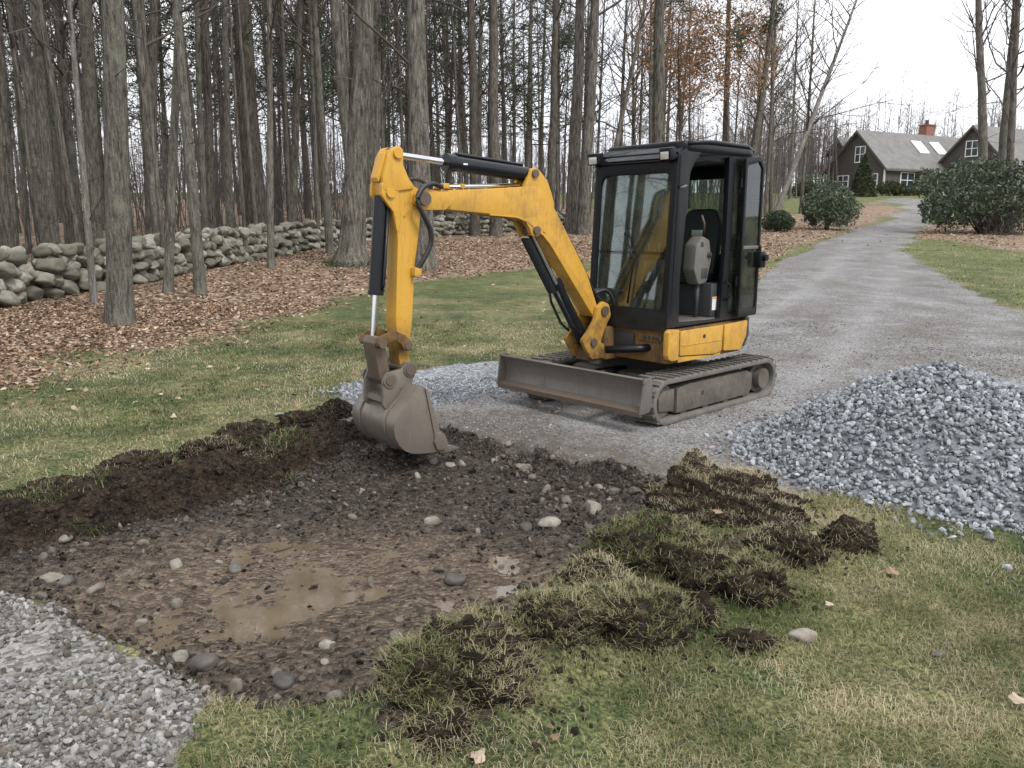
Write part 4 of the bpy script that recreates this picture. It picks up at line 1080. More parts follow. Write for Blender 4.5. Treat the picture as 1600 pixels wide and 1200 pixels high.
# bucket cylinder in front of the stick
C0, C1 = np.array(bp(2.150, 0, 1.895)), np.array(bp(2.255, 0, 0.862))
bcy = rod('bucket_cylinder', lerp(C0, C1, 0.0), lerp(C0, C1, 0.665), 0.052, M['black_cylinder'], ex, 20)
rod('gland', lerp(C0, C1, .645), lerp(C0, C1, .675), 0.057, M['black_cylinder'], bcy, 20)
rod('piston_rod', lerp(C0, C1, .67), lerp(C0, C1, .97), 0.024, M['chrome'], bcy, 18)
pf = np.array(bp(-.03, .055, 0)) - np.array(bp(0, 0, 0))
m = MB(); m.tube([lerp(C0, C1, .08) + pf, lerp(C0, C1, .6) + pf, lerp(C0, C1, .64) + pf * .8], .012, 8); m.build('steel_pipe', M['black_cylinder'], bcy)
# links
rod('link_pin', bp(2.255, -.15, 0.862), bp(2.255, .15, 0.862), 0.034, M['steel_rust'], ex, 16)
for s in (1, -1):
    pr = rounded([(2.295, 0.842), (2.285, 0.905), (2.235, 0.925), (2.15, 0.948), (2.06, 0.905), (2.005, 0.845), (2.015, 0.79), (2.07, 0.79), (2.10, 0.845), (2.15, 0.875), (2.21, 0.862), (2.24, 0.825)], .018)
    prism('bucket_link', pr, *sorted((s * .105, s * .140)), bp, M['yellow_grimy'], ex, 0.006)
prism('push_link', rounded([(2.30, 0.86), (2.28, 0.91), (2.23, 0.905), (2.205, 0.85), (2.16, 0.60), (2.175, 0.555), (2.225, 0.545), (2.255, 0.59)], .02), -.085, .085, bp, M['steel_rust'], ex, 0.02)
# bucket
bs = M['bucket_steel']
bucket = empty('bucket', (0, 0, 0)); bucket.parent = ex
shell = [(2.060, 0.560), (2.106, 0.522), (2.150, 0.462), (2.205, 0.415), (2.252, 0.372), (2.280, 0.320), (2.286, 0.262), (2.272, 0.198), (2.240, 0.140), (2.190, 0.090), (2.122, 0.060), (2.02, 0.045), (1.890, 0.037)]
W2 = 0.31
sh_a = np.array(shell); tg = np.gradient(sh_a, axis=0); tg /= np.linalg.norm(tg, axis=1)[:, None]; nrm = np.stack([tg[:, 1], -tg[:, 0]], -1)
inn = sh_a + nrm * 0.018
prof = [tuple(p) for p in shell] + [tuple(p) for p in inn[::-1]]
prism('bucket_shell', prof, -W2 + .014, W2 - .014, bp, bs, bucket, 0.003)
side_prof = shell + [(1.885, 0.060), (1.882, 0.165), (1.913, 0.215), (2.010, 0.518), (2.030, 0.553)]
for s in (1, -1):
    sp2 = prism('side_plate', side_prof, *sorted((s * (W2 - .014), s * W2)), bp, bs, bucket, 0.003)
    prism('wear_strip', [(2.020, 0.535), (2.0, 0.53), (1.905, 0.215), (1.885, 0.165), (1.935, 0.10), (1.95, 0.12), (1.948, 0.18)][:7], *sorted((s * W2, s * (W2 + .012))), bp, bs, sp2, 0.003)
    prism('side_cutter', rounded([(1.930, 0.060), (1.955, 0.125), (1.925, 0.185), (1.890, 0.195), (1.855, 0.155), (1.835, 0.095), (1.86, 0.050)], .012), *sorted((s * (W2 - .002), s * (W2 + .022))), bp, bs, sp2, 0.004)
prism('lip_plate', [(1.96, 0.062), (1.96, 0.034), (1.845, 0.030), (1.845, 0.046)], -W2 + .01, W2 - .01, bp, bs, bucket, 0.003)
for k_ in range(4):
    nn = -W2 + .05 + k_ * (2 * W2 - .10) / 3
    if k_ in (0, 3): nn += (.02 if k_ else -.02)
    prism('bucket_tooth', [(1.895, 0.078), (1.895, 0.024), (1.80, 0.022), (1.715, 0.034), (1.80, 0.068)], nn - .032, nn + .032, bp, bs, bucket, 0.005)
for nn in (-.20, .17):
    o_s = sh_a[1:10] - nrm[1:10] * 0.010; i_s = sh_a[1:10] - nrm[1:10] * 0.0005
    prism('wear_rib', [tuple(p) for p in o_s] + [tuple(p) for p in i_s[::-1]], nn - .018, nn + .018, bp, bs, bucket, 0.002)
for s in (1, -1):
    prism('bucket_ear', rounded([(2.048, 0.715), (1.995, 0.68), (1.99, 0.615), (2.04, 0.52), (2.10, 0.46), (2.235, 0.36), (2.272, 0.41), (2.265, 0.58), (2.235, 0.645), (2.18, 0.655), (2.10, 0.665)], .03), *sorted((s * .115, s * .148)), bp, bs, bucket, 0.007)
prism('ear_web', [(2.09, 0.50), (2.22, 0.40), (2.262, 0.43), (2.255, 0.47), (2.15, 0.49)], -.114, .114, bp, bs, bucket, 0.006)
for d_, z_ in ((2.040, 0.655), (2.212, 0.592)):
    rod('bucket_pin', bp(d_, -.17, z_), bp(d_, .17, z_), 0.042 if d_ < 2.1 else 0.036, M['steel_rust'], bucket, 18)
    for s in (1, -1): rod('pin_washer', bp(d_, s * .148, z_), bp(d_, s * .160, z_), 0.055, M['steel_dirty'], bucket, 20)
# hoses
def hose(pts, r=0.016, mat='hose_rubber', n=30):
    p = np.array([bp(*q) for q in pts]); k = np.arange(len(p)); u = np.linspace(0, len(p) - 1, n)
    # Catmull-Rom
    out = []
    for t_ in u:
        i_ = min(int(t_), len(p) - 2); f_ = t_ - i_
        p0, p1, p2, p3 = p[max(i_ - 1, 0)], p[i_], p[i_ + 1], p[min(i_ + 2, len(p) - 1)]
        out.append(.5 * ((2 * p1) + (-p0 + p2) * f_ + (2 * p0 - 5 * p1 + 4 * p2 - p3) * f_ ** 2 + (-p0 + 3 * p1 - 3 * p2 + p3) * f_ ** 3))
    m_ = MB(); m_.tube(out, r, 8); return m_.build('hydraulic_hose', M[mat], ex)
hose([(1.70, .10, 1.965), (1.80, .135, 1.985), (1.90, .15, 1.95), (1.95, .16, 1.86), (1.90, .16, 1.76), (1.84, .15, 1.66), (1.83, .14, 1.56), (1.88, .13, 1.46), (1.93, .11, 1.38)], 0.019)
hose([(1.70, -.04, 1.965), (1.82, -.03, 2.02), (1.95, -.03, 2.01)], 0.014)
hose([(0.72, -.03, 2.12), (0.58, -.02, 2.06), (0.53, -.02, 1.94), (0.55, -.03, 1.83), (0.46, -.03, 1.69)], 0.016)
hose([(0.70, .03, 2.10), (0.60, .03, 2.03), (0.555, .03, 1.93), (0.56, .03, 1.84), (0.44, .03, 1.67)], 0.014)
for nn, dd in ((.045, 0.0), (-.02, .012)):
    hose([(0.46, nn, 1.69 + dd), (0.30, nn, 1.475 + dd), (0.15, nn, 1.255 + dd), (0.06, nn, 1.12 + dd), (-.02, nn + .02, 1.02), (-.08, nn, 0.94), (-.10, nn, 0.80)], 0.013)
for k_ in range(4):
    hose([(0.06 + .01 * k_, .06 - .035 * k_, 1.10), (-.06 - .02 * k_, .09 - .03 * k_, 1.12), (-.13 - .012 * k_, .12 - .03 * k_, 1.00), (-.13, .10 - .03 * k_, 0.86), (-.15, .10 - .03 * k_, 0.76)], 0.014)
bpipe = MB()
bpipe.tube([bp(0.92, .045, 2.005), bp(1.3, .045, 1.985), bp(1.70, .075, 1.966)], .015, 10)
bpipe.tube([bp(0.92, -.01, 2.008), bp(1.3, -.01, 1.988), bp(1.70, -.02, 1.966)], .015, 10)
bpipe.build('boom_pipe', M['chrome'], boom)
box('pipe_clamp', (-.03, -.06, -.016), (.03, .07, .022), M['yellow_paint'], boom, 0.006, Matrix.Translation(bp(1.66, .03, 1.972)))
box('pipe_clamp', (-.02, -.06, -.016), (.02, .07, .018), M['yellow_paint'], boom, 0.006, Matrix.Translation(bp(1.50, .02, 1.978)))
for o in list(ex.children):
    if o.type == 'EMPTY': o.empty_display_size = 0.05
# ---------------------------------------------------------------- trees
rng = np.random.default_rng(23)
def trunk_mb(mb, pts, rad, sides, seed, flare=0.5, amp=0.05):
    """tapered trunk with swelling roots and uneven bark"""
    pts = np.asarray(pts, float); m = len(pts)
    th = np.arange(sides) * 2 * PI / sides
    s = np.r_[0, np.cumsum(np.linalg.norm(np.diff(pts, axis=0), axis=1))]
    ang = th[None, :] + 0 * s[:, None]
    r = rad[:, None] * (1 + amp * fbm(np.cos(ang) * 2.2 + seed, np.sin(ang) * 2.2, s[:, None] * 0.7 + 0 * ang, 3, seed))
    lob = 0.6 + 0.4 * np.cos(ang * 5 + seed) + 0.25 * np.cos(ang * 3 + seed * 2)
    r = r * (1 + flare * np.exp(-s / (rad[0] * 1.1))[:, None] * (0.55 + lob * .6))
    v = np.stack([pts[:, None, 0] + r * np.cos(ang), pts[:, None, 1] + r * np.sin(ang), np.repeat(pts[:, 2:3], sides, 1)], -1).reshape(-1, 3)
    i = np.arange(m - 1)[:, None] * sides; j = np.arange(sides)[None, :]; jn = (j + 1) % sides
    q = np.stack([i + j, i + jn, i + sides + jn, i + sides + j], -1).reshape(-1, 4)
    mb.add(v, (), q)

def grow_branch(mb, p, d, L, r, rg, level, droop=0.0, wig=0.18, tips=None, kids=4):
    k = 5 if level == 0 else 4 if level == 1 else 3
    if not hasattr(mb, 'pend'): mb.pend = []
    pts = [p]; dd = d / np.linalg.norm(d)
    for i in range(k):
        dd = dd + rg.normal(0, wig, 3) + np.array([0, 0, droop]); dd /= np.linalg.norm(dd)
        pts.append(pts[-1] + dd * L / k)
    pts = np.array(pts)
    if level == 0: mb.tube(pts, np.linspace(r, r * 0.30, k + 1), 5, cap=False)
    else:
        rr = np.linspace(r, r * 0.30, k + 1); mb.pend.append((pts[:-1], pts[1:], rr[:-1], rr[1:]))
    if tips is not None and level >= 1: tips.extend(pts[1:])
    if level < 2:
        n = kids if level == 0 else max(2, kids - 1)
        for i in range(n):
            t_ = rg.uniform(0.25, 1.0) * k; i0 = min(int(t_), k - 1); b = pts[i0] + (pts[i0 + 1] - pts[i0]) * (t_ - i0)
            ax = rg.normal(0, 1, 3); nd = (pts[i0 + 1] - pts[i0]); nd /= np.linalg.norm(nd)
            nd = nd * 0.8 + ax * 0.42 + np.array([0, 0, 0.1])
            grow_branch(mb, b, nd, L * rg.uniform(.35, .6), r * 0.45, rg, level + 1, droop, wig, tips, kids)

def flush(mb):
    if getattr(mb, 'pend', None):
        z_ = list(zip(*mb.pend)); mb.sticks(np.vstack(z_[0]), np.vstack(z_[1]), np.concatenate(z_[2]), np.concatenate(z_[3])); mb.pend = []
    return mb

def leaf_cloud(tips, n, size, spread, rg, aspect=2.4, droop=0.0):
    """small leaf-shaped faces round given points"""
    tips = np.asarray(tips); c = tips[rg.integers(0, len(tips), n)] + rg.normal(0, spread, (n, 3))
    a = rg.normal(size=(n, 3)); a[:, 2] -= droop; a /= np.linalg.norm(a, axis=1)[:, None]
    b = np.cross(a, rg.normal(size=(n, 3))); b /= np.linalg.norm(b, axis=1)[:, None] + 1e-9
    s = size * rg.uniform(.6, 1.3, n)[:, None]
    v = np.stack([c - a * s * .5, c + b * s / aspect * .5, c + a * s * .5, c - b * s / aspect * .5], 1).reshape(-1, 3)
    f = np.arange(n * 4).reshape(n, 4)
    return v, f, np.repeat(rg.random(n), 4)

def tuft_cloud(tips, n, size, rg):
    """needle tufts: three thin blades each"""
    tips = np.asarray(tips); c = tips[rg.integers(0, len(tips), n)] + rg.normal(0, size * .5, (n, 3))
    V, F, A = [], [], []; rv = rg.random(n)
    for k in range(4):
        a = rg.normal(size=(n, 3)); a[:, 2] *= .6; a /= np.linalg.norm(a, axis=1)[:, None]
        b = np.cross(a, rg.normal(size=(n, 3))); b /= np.linalg.norm(b, axis=1)[:, None] + 1e-9
        s = size * rg.uniform(.6, 1.2, n)[:, None]
        V.append(np.stack([c + b * s * .10, c + a * s, c - b * s * .10], 1).reshape(-1, 3)); F.append(np.arange(n * 3).reshape(n, 3) + k * n * 3); A.append(np.repeat(rv, 3))
    return np.vstack(V), np.vstack(F), np.concatenate(A)

def make_tree(name, seed, H, r0, bark, kind='bare', lean=(0, 0), sides=10, first=0.32, nb=22, flare=0.5, fork=None, low=3, sweep=0.0):
    """returns trunk mesh, crown mesh, foliage mesh or None (local, base at the origin)"""
    rg = np.random.default_rng(seed)
    m = max(10, int(H / 0.9))
    s = np.linspace(0, 1, m) ** 1.15
    wob = np.cumsum(rg.normal(0, 0.035 * r0 * 6, (m, 2)), 0) * (s[:, None] ** .5) * .6
    wob -= np.outer(s, wob[-1])
    pts = np.stack([lean[0] * H * s + wob[:, 0] + sweep * H * (s ** 2 - s), lean[1] * H * s + wob[:, 1], H * s - 0.10], -1)
    rad = r0 * (1 - s) ** 0.75 + 0.012
    mb = MB(); trunk_mb(mb, pts, rad, sides, seed, flare)
    at_h = lambda h: np.array([np.interp(h, pts[:, 2], pts[:, i]) for i in range(3)])
    rad_h = lambda h: np.interp(h, pts[:, 2], rad)
    if fork:                                          # second stem
        fh, fdir, frac = fork
        q = [at_h(fh)]; dd = np.array([fdir, 0.05, 1.0]); dd /= np.linalg.norm(dd)
        for i in range(10):
            dd = dd + np.array([-fdir * .16, 0, .03]); dd /= np.linalg.norm(dd); q.append(q[-1] + dd * (H - fh) / 10 * .9)
        mb.tube(q, np.linspace(rad_h(fh) * frac, .02, 11), sides, cap=False)
    cb = MB(); tips = []
    h0 = H * first
    for i in range(nb):
        h = h0 + (H - h0) * (i + rg.uniform(0, 1)) / nb
        az = rg.uniform(0, 2 * PI); f = (H - h) / (H - h0)
        if kind == 'pine':
            el = rg.uniform(-.12, .28); L = (0.9 + 2.6 * f ** .6) * rg.uniform(.6, 1.15) * H / 18; dr = 0.02
        else:
            el = rg.uniform(.35, 1.05); L = (0.8 + 4.2 * f ** .7) * rg.uniform(.5, 1.1) * H / 16; dr = 0.05
        d = np.array([math.cos(az) * math.cos(el), math.sin(az) * math.cos(el), math.sin(el)])
        grow_branch(cb, at_h(h), d, L, max(.008, min(rad_h(h) * .45, .009 + L * .0075)), rg, 0, dr, .16 if kind != 'pine' else .12, tips, 4)
    for i in range(low):                              # thin dead twigs low on the stem
        h = rg.uniform(.10, first) * H; az = rg.uniform(0, 2 * PI); el = rg.uniform(-.2, .6)
        d = np.array([math.cos(az) * math.cos(el), math.sin(az) * math.cos(el), math.sin(el)])
        grow_branch(cb, at_h(h), d, rg.uniform(.5, 1.7), .009 + r0 * .02, rg, 1, -.02, .25, None, 4)
    fol = None
    if kind == 'pine':
        v, f, a = tuft_cloud(tips, 2000, 0.24, rg); fol = np_mesh(name + '_needles', v, [f], False, {'rnd': a})
    elif kind == 'oak':
        low_t = [t_ for t_ in tips]
        v, f, a = leaf_cloud(low_t, 1500, 0.11, .22, rg, 1.8, .4); fol = np_mesh(name + '_leaves', v, [f], False, {'rnd': a})
    tm, cm = mb.mesh(name + '_trunk'), flush(cb).mesh(name + '_crown')
    tm.materials.append(M[bark]); cm.materials.append(M['twig'])
    if fol: fol.materials.append(M['needles' if kind == 'pine' else 'oak_brown'])
    return tm, cm, fol

def put_tree(name, meshes, loc, label, group=None, rz=0.0, sc=(1, 1, 1)):
    e = empty(name, loc, rz); e.scale = sc
    tag(e, label, 'tree', group)
    obj('trunk', meshes[0], None, e)
    c = obj('crown', meshes[1], None, e)
    if meshes[2] is not None: obj('foliage', meshes[2], None, c)
    return e

# ---- the trunks one can tell apart: base pixel (or depth behind the wall), width, pixel where the stem leaves the top of the frame
def stem(seed, base, wpx, topx, bark, label, kind='bare', H=17, Y=None, name='bare_tree', flare=0.45, first=0.42, nb=16, fork=None, low=4, sides=14, top_y=0, sweep=0.0):
    if Y is None: b = at(*base)
    else:
        b = at_y(base[0], base[1], Y)
    gzv = float(ground_z(b[0], b[1], False)); b = np.array([b[0], b[1], gzv])
    dist = b[1] * CP - (gzv - CAM_H) * SP
    r0 = wpx / 2 / FPX * dist
    tp = at_y(topx, top_y, b[1])
    lean = ((tp[0] - b[0]) / max(1.0, tp[2] - gzv), 0.0)
    me = make_tree(name, seed, H, r0, bark, kind, lean, sides, first, nb, flare, fork, low, sweep)
    return put_tree(name, me, b, label, 'trees one can tell apart' if False else None)

stem(1, (188, 506), 36, 173, 'bark_grey', 'tall grey trunk standing in fallen leaves in front of the stone wall', H=16, flare=0.35)
stem(2, (147, 472), 9, 108, 'bark_pale', 'thin pale sapling leaning away from the grey foreground trunk, by the wall', H=9, low=8, flare=0.2, name='sapling')
stem(3, (261, 455), 13, 280, 'bark_grey', 'slim stem rising straight just beyond the grey trunk, crossing its leaning neighbour', H=12, flare=0.25, name='sapling')
stem(4, (313, 458), 16, 266, 'bark_grey', 'slim stem bending over towards the grey trunk, crossing its upright neighbour', H=12, flare=0.25, name='sapling', sweep=-.03)
stem(5, (423, 420), 10, 420, 'bark_grey', 'slender upright stem close to the middle of the stone wall', H=12, flare=0.2, name='sapling')
stem(6, (400, 372), 36, 376, 'bark_brown', 'very thick dark trunk rising behind the middle of the stone wall', Y=29, H=22, flare=0.2)
stem(7, (548, 416), 37, 562, 'bark_oak', 'thick furrowed oak with mossy root flare, its stem forking in two', H=19, flare=0.75, fork=(2.2, -.13, .72))
stem(8, (580, 374), 29, 581, 'bark_brown', 'thick trunk half hidden right behind the forked oak', Y=33, H=20, flare=0.4)
stem(9, (516, 396), 12, 491, 'bark_grey', 'slim tree tilting beside the forked oak at the end of the near wall', H=14, flare=0.2)
stem(10, (12, 392), 28, -14, 'bark_brown', 'dark trunk cut off by the picture edge behind the wall boulders', Y=18, H=18, flare=0.2)
stem(11, (72, 390), 17, 27, 'bark_brown', 'slanting trunk behind the boulders, first of a close pair', Y=20, H=18, flare=0.2)
stem(12, (81, 386), 18, 53, 'bark_grey', 'slanting trunk behind the boulders, second of a close pair', Y=22, H=18, flare=0.2)
stem(13, (146, 380), 22, 134, 'bark_grey', 'straight trunk directly behind the thin pale sapling', Y=22, H=18, flare=0.2)
stem(14, (107, 380), 13, 90, 'bark_brown', 'narrow trunk behind the wall between the slanting pair and the pale sapling', Y=24, H=18, flare=0.2)
stem(15, (662, 419), 36, 652, 'bark_oak', 'dark tree with crooked side limbs standing behind the raised stick', H=18, flare=0.45, first=0.22, nb=24)
stem(16, (742, 366), 16, 738, 'bark_brown', 'trunk behind the arm cylinder, first of two close together', Y=36, H=20, flare=0.2)
stem(17, (775, 366), 19, 768, 'bark_brown', 'trunk behind the arm cylinder, thicker of two close together', Y=36, H=20, flare=0.2)
stem(18, (893, 356), 21, 905, 'bark_oak', 'thick trunk just behind the boom elbow, beside a twin', Y=38, H=21, flare=0.3)
stem(19, (910, 362), 20, 925, 'bark_oak', 'thick trunk nearest the cab, twin of the one behind the boom elbow', Y=37, H=21, flare=0.3)
stem(20, (1026, 356), 23, 1034, 'bark_oak', 'stout trunk rising straight above the cab roof', Y=38, H=21, flare=0.3)
stem(21, (936, 352), 9, 1008, 'bark_brown', 'thin crooked tree slanting over towards the cab roof', Y=38, H=15, flare=0.2)
stem(22, (860, 352), 13, 868, 'bark_brown', 'straight trunk over the boom elbow, left of the twin trunks', Y=40, H=20, flare=0.2)
stem(23, (1128, 350), 11, 1140, 'bark_brown', 'dark trunk over the back half of the cab roof', Y=42, H=18, kind='pine', flare=0.2, name='pine_tree')
stem(24, (1160, 348), 12, 1210, 'bark_grey', 'leaning bare tree over the rear corner of the cab', Y=40, H=17, flare=0.2, first=.3, nb=24)
stem(25, (1205, 332), 9, 1325, 'bark_pale', 'pale bare tree leaning far over beside the small clipped bush', Y=43.5, H=14, flare=0.3, first=.34, nb=34, top_y=30)
stem(26, (1545, 300), 15, 1533, 'bark_grey', 'upright bare tree behind the big rhododendron, nearest the house gable', Y=40, H=18, flare=0.2, first=.34, nb=26)
stem(27, (1564, 300), 15, 1584, 'bark_grey', 'bare tree behind the rhododendron, leaning out of the group', Y=41, H=18, flare=0.2, first=.34, nb=26)
stem(28, (1583, 300), 12, 1590, 'bark_brown', 'darker bare tree behind the rhododendron, close to the picture edge', Y=39.5, H=16, flare=0.2, first=.3, nb=24)
stem(29, (455, 380), 13, 470, 'bark_brown', 'narrow trunk behind the wall between the thick dark trunk and the oak', Y=31, H=18, flare=0.2)
stem(30, (232, 378), 16, 238, 'bark_brown', 'trunk close behind the wall, just past the grey foreground trunk', Y=24, H=18, flare=0.2)
stem(31, (330, 372), 14, 318, 'bark_brown', 'trunk behind the wall next to the bending slim stem', Y=27, H=18, flare=0.2)
stem(32, (358, 370), 11, 352, 'bark_grey', 'narrow trunk just before the very thick dark one behind the wall', Y=28, H=18, flare=0.2)

# ---- the rest of the wood: shared shapes, each tree an object
VAR_B = [make_tree('bare_tree', 200 + i, 17, 0.115, ('bark_grey', 'bark_brown', 'bark_oak')[i % 3], 'bare', (0, 0), 8, .30, 26, .25, None, 6) for i in range(9)]
VAR_P = [make_tree('pine_tree', 240 + i, 18, 0.15, 'bark_brown', 'pine', (0, 0), 8, .24, 34, .2, None, 9) for i in range(4)]
VAR_O = [make_tree('oak_tree', 260 + i, 15, 0.10, 'bark_brown', 'oak', (0, 0), 8, .22, 24, .2, None, 5) for i in range(2)]
def wall_y(x): return np.interp(x, [-12, -9.2, -7, -4, 0, 4], [12.5, 14.2, 22, 33, 42, 48])
spots = []
def try_spot(x, y, mind):
    for (a, b) in spots:
        if (a - x) ** 2 + (b - y) ** 2 < mind ** 2: return False
    spots.append((x, y)); return True
bands = [(17, 27, 20, 1.1), (27, 40, 46, 1.0), (40, 58, 72, 1.2), (58, 80, 56, 1.5)]
sect = [(-60, 170, 'behind the wall boulders'), (170, 430, 'behind the near wall'), (430, 700, 'behind the oak'), (700, 930, 'behind the boom'), (930, 1260, 'behind the cab')]
adj = {'bark_grey': 'grey', 'bark_brown': 'brown', 'bark_oak': 'furrowed'}
wood = {}
for (ya, yb, n, mind) in bands:
    c_ = 0; tries = 0
    while c_ < n and tries < 6000:
        tries += 1
        y = rng.uniform(ya, yb); x = y * rng.uniform(-0.70, 0.355)
        if y < wall_y(x) + 1.2 or (x > -1 and y < 37): continue
        if x / y > 0.20 and rng.random() < .35: continue
        if x / y < -.28 and y < 58 and rng.random() < .45: tries += 0; n -= 0.45; continue
        if not try_spot(x, y, mind): continue
        px = 800 + FPX * x / y
        pine = y > 28 and rng.random() < (0.40 if px < 500 else 0.14 if px < 1000 else 0.2)
        oak = (not pine) and 960 < px < 1200 and y > 38 and rng.random() < .42
        vi = int(rng.integers(0, 9)); me = VAR_P[vi % 4] if pine else VAR_O[vi % 2] if oak else VAR_B[vi]
        k = rng.uniform(.45, .95) if y < 40 else rng.uniform(.65, 1.35); hs = rng.uniform(.85, 1.2)
        where = next((s_[2] for s_ in sect if s_[0] <= px < s_[1]), 'behind the cab')
        dep = 'near' if y < 29 else 'farther' if y < 48 else 'deep'
        nm = 'pine_tree' if pine else 'oak_tree' if oak else 'bare_tree'
        bk_ = me[0].materials[0].name
        lab = ('dark green pine' if pine else 'small oak keeping its brown leaves' if oak else f'slender {adj[bk_]} trunk') + {'near': ' in the front rows', 'farther': ' farther in', 'deep': ' deep in the wood'}[dep] + ' ' + where
        e = put_tree(nm, me, (x, y, float(ground_z(x, y, False))), lab, lab, rng.uniform(0, 6.28), (k, k, hs))
        wood.setdefault(lab, []).append((px, e))
        e.rotation_euler[0] = rng.normal(0, .025); e.rotation_euler[1] = rng.normal(0, .025)
        c_ += 1
ORD = ['first', 'second', 'third', 'fourth', 'fifth', 'sixth', 'seventh', 'eighth', 'ninth', 'tenth', 'eleventh', 'twelfth', 'thirteenth', 'fourteenth', 'fifteenth', 'sixteenth', 'seventeenth', 'eighteenth', 'nineteenth', 'twentieth']
for lab, es in wood.items():                          # look-alikes are told apart by their order along the wood
    es.sort(key=lambda q: q[0])
    if len(es) > 1:
        for k_, (px, e) in enumerate(es): e['label'] = f'{ORD[min(k_, 19)]} from left, {lab}'
# trees out to the side of the camera: their reflection shows in the cab glass
for k_ in range(26):
    y = rng.uniform(2.5, 12); x = rng.uniform(-26, -9.8)
    put_tree('bare_tree', VAR_B[k_ % 9], (x, y, float(ground_z(x, y, False))), 'bare tree of the wood mirrored in the cab windscreen', 'trees mirrored in the windscreen', rng.uniform(0, 6), (1.0, 1.0, 1))
# brown-leaved boughs high over the cab roof
for (px, py, Y, s_) in ((1065, 60, 41, 1.0), (1140, 75, 40, 1.15)):
    p = at_y(px, py, Y); gzv = float(ground_z(p[0], p[1], False)); h = p[2] - gzv
    rg = np.random.default_rng(int(px)); mb = MB(); m_ = 12; s = np.linspace(0, 1, m_)
    tm = MB(); trunk_mb(tm, np.stack([.15 * np.sin(s * 5), 0 * s, h * 1.12 * s], -1), .10 * (1 - s) ** .7 + .015, 8, int(px), .3)
    tips = []
    for k_ in range(26):
        hh = h * rng.uniform(.72, 1.1); az = rg.uniform(0, 6.28); el = rg.uniform(-.1, .5)
        grow_branch(mb, np.array([.15 * math.sin(hh / h / 1.12 * 5), 0, hh]), np.array([math.cos(az) * math.cos(el), math.sin(az) * math.cos(el), math.sin(el)]), rg.uniform(1.2, 2.3) * s_, .016, rg, 0, 0, .18, tips, 4)
    v, f, a = leaf_cloud(tips, 3600, 0.14, .34, rg, 1.7, .5)
    tmm, cmm, fo = tm.mesh('oak_trunk'), flush(mb).mesh('oak_crown'), np_mesh('oak_leaves', v, [f], False, {'rnd': a})
    tmm.materials.append(M['bark_brown']); cmm.materials.append(M['twig']); fo.materials.append(M['oak_brown'])
    put_tree('oak_tree', (tmm, cmm, fo), (p[0], Y, gzv), 'slim oak holding a cloud of orange-brown leaves, %s' % ('left of the two over the cab roof' if px < 1100 else 'right of the two over the cab roof'))

# ---- the far wood that reads as one mass, with thin stems and twig haze
fw = MB(); rg = np.random.default_rng(99)
SA, SB, SR, SE = [], [], [], []
def twig(a, b, ra, rb): SA.append(a); SB.append(b); SR.append(np.full(len(a), ra)); SE.append(np.full(len(a), rb))
def unit(az, el): return np.stack([np.cos(az) * np.cos(el), np.sin(az) * np.cos(el), np.sin(el)], -1)
def far_trees(n, ylo, yhi, ulo, uhi, hlo, hhi, nb, fine):
    y = rg.uniform(ylo, yhi, n); x = y * rg.uniform(ulo, uhi, n); H = rg.uniform(hlo, hhi, n) * np.where(rg.random(n) < .2, 1.2, 1.0)
    z0 = ground_z(x, y, False); a = np.stack([x, y, z0 - .2], -1); ln = rg.normal(0, .04, (n, 2))
    t1 = a + np.stack([ln[:, 0] * H, ln[:, 1] * H, H], -1); mid = a * .5 + t1 * .5
    twig(a, mid, .10, .07); twig(mid, t1, .07, .015)
    for k in range(nb):
        t_ = rg.uniform(.2, 1, n)[:, None]; b = a + (t1 - a) * t_; d = unit(rg.uniform(0, 6.28, n), rg.uniform(.3, 1.15, n)); L = rg.uniform(1.0, 2.7, (n, 1)) * (1.15 - .5 * t_)
        m_ = b + d * L * .5 + rg.normal(0, .07, (n, 3)); e = b + d * L + rg.normal(0, .10, (n, 3)); twig(b, m_, .026, .018); twig(m_, e, .018, .006)
        for q in range(fine):
            b2 = b + d * L * rg.uniform(.3, .95, (n, 1)); twig(b2, b2 + (d + rg.normal(0, .5, (n, 3))) * rg.uniform(.4, 1.1, (n, 1)), .016, .007)
far_trees(300, 74, 118, -.75, .36, 5, 10, 10, 2)
far_trees(250, 112, 150, .27, .80, 10.5, 16.5, 22, 2)          # rise behind the house
far_trees(90, 90, 112, .26, .40, 6, 11, 14, 2)              # beside the house
n = 2300                                              # thin understorey stems between the trunks
y = rg.uniform(32, 112, n); x = y * rg.uniform(-.72, .33, n)
k = (y > np.interp(x, [-12, -9.2, -7, -4, 0, 4], [12.5, 14.2, 22, 33, 42, 48]) + 3) & ~((x / y > .22) & (y < 46)); x, y = x[k], y[k]; n = len(x)
H = rg.uniform(2, 8, n); a = np.stack([x, y, ground_z(x, y, False) - .1], -1); t1 = a + np.stack([rg.normal(0, .12, n) * H, rg.normal(0, .12, n) * H, H], -1); mid = (a + t1) / 2 + rg.normal(0, .12, (n, 3))
twig(a, mid, .028, .018); twig(mid, t1, .018, .006)
for q in range(5):
    b2 = a + (t1 - a) * rg.uniform(.15, .95, (n, 1)); e2 = b2 + rg.normal(0, .55, (n, 3)) + np.array([0, 0, .45]); twig(b2, e2, .010, .004)
    twig((b2 + e2) / 2, (b2 + e2) / 2 + rg.normal(0, .35, (n, 3)) + np.array([0, 0, .2]), .006, .003)
fw.sticks(np.vstack(SA), np.vstack(SB), np.concatenate(SR), np.concatenate(SE))
tag(fw.build('distant_woods', M['far_twig']), kind='stuff')
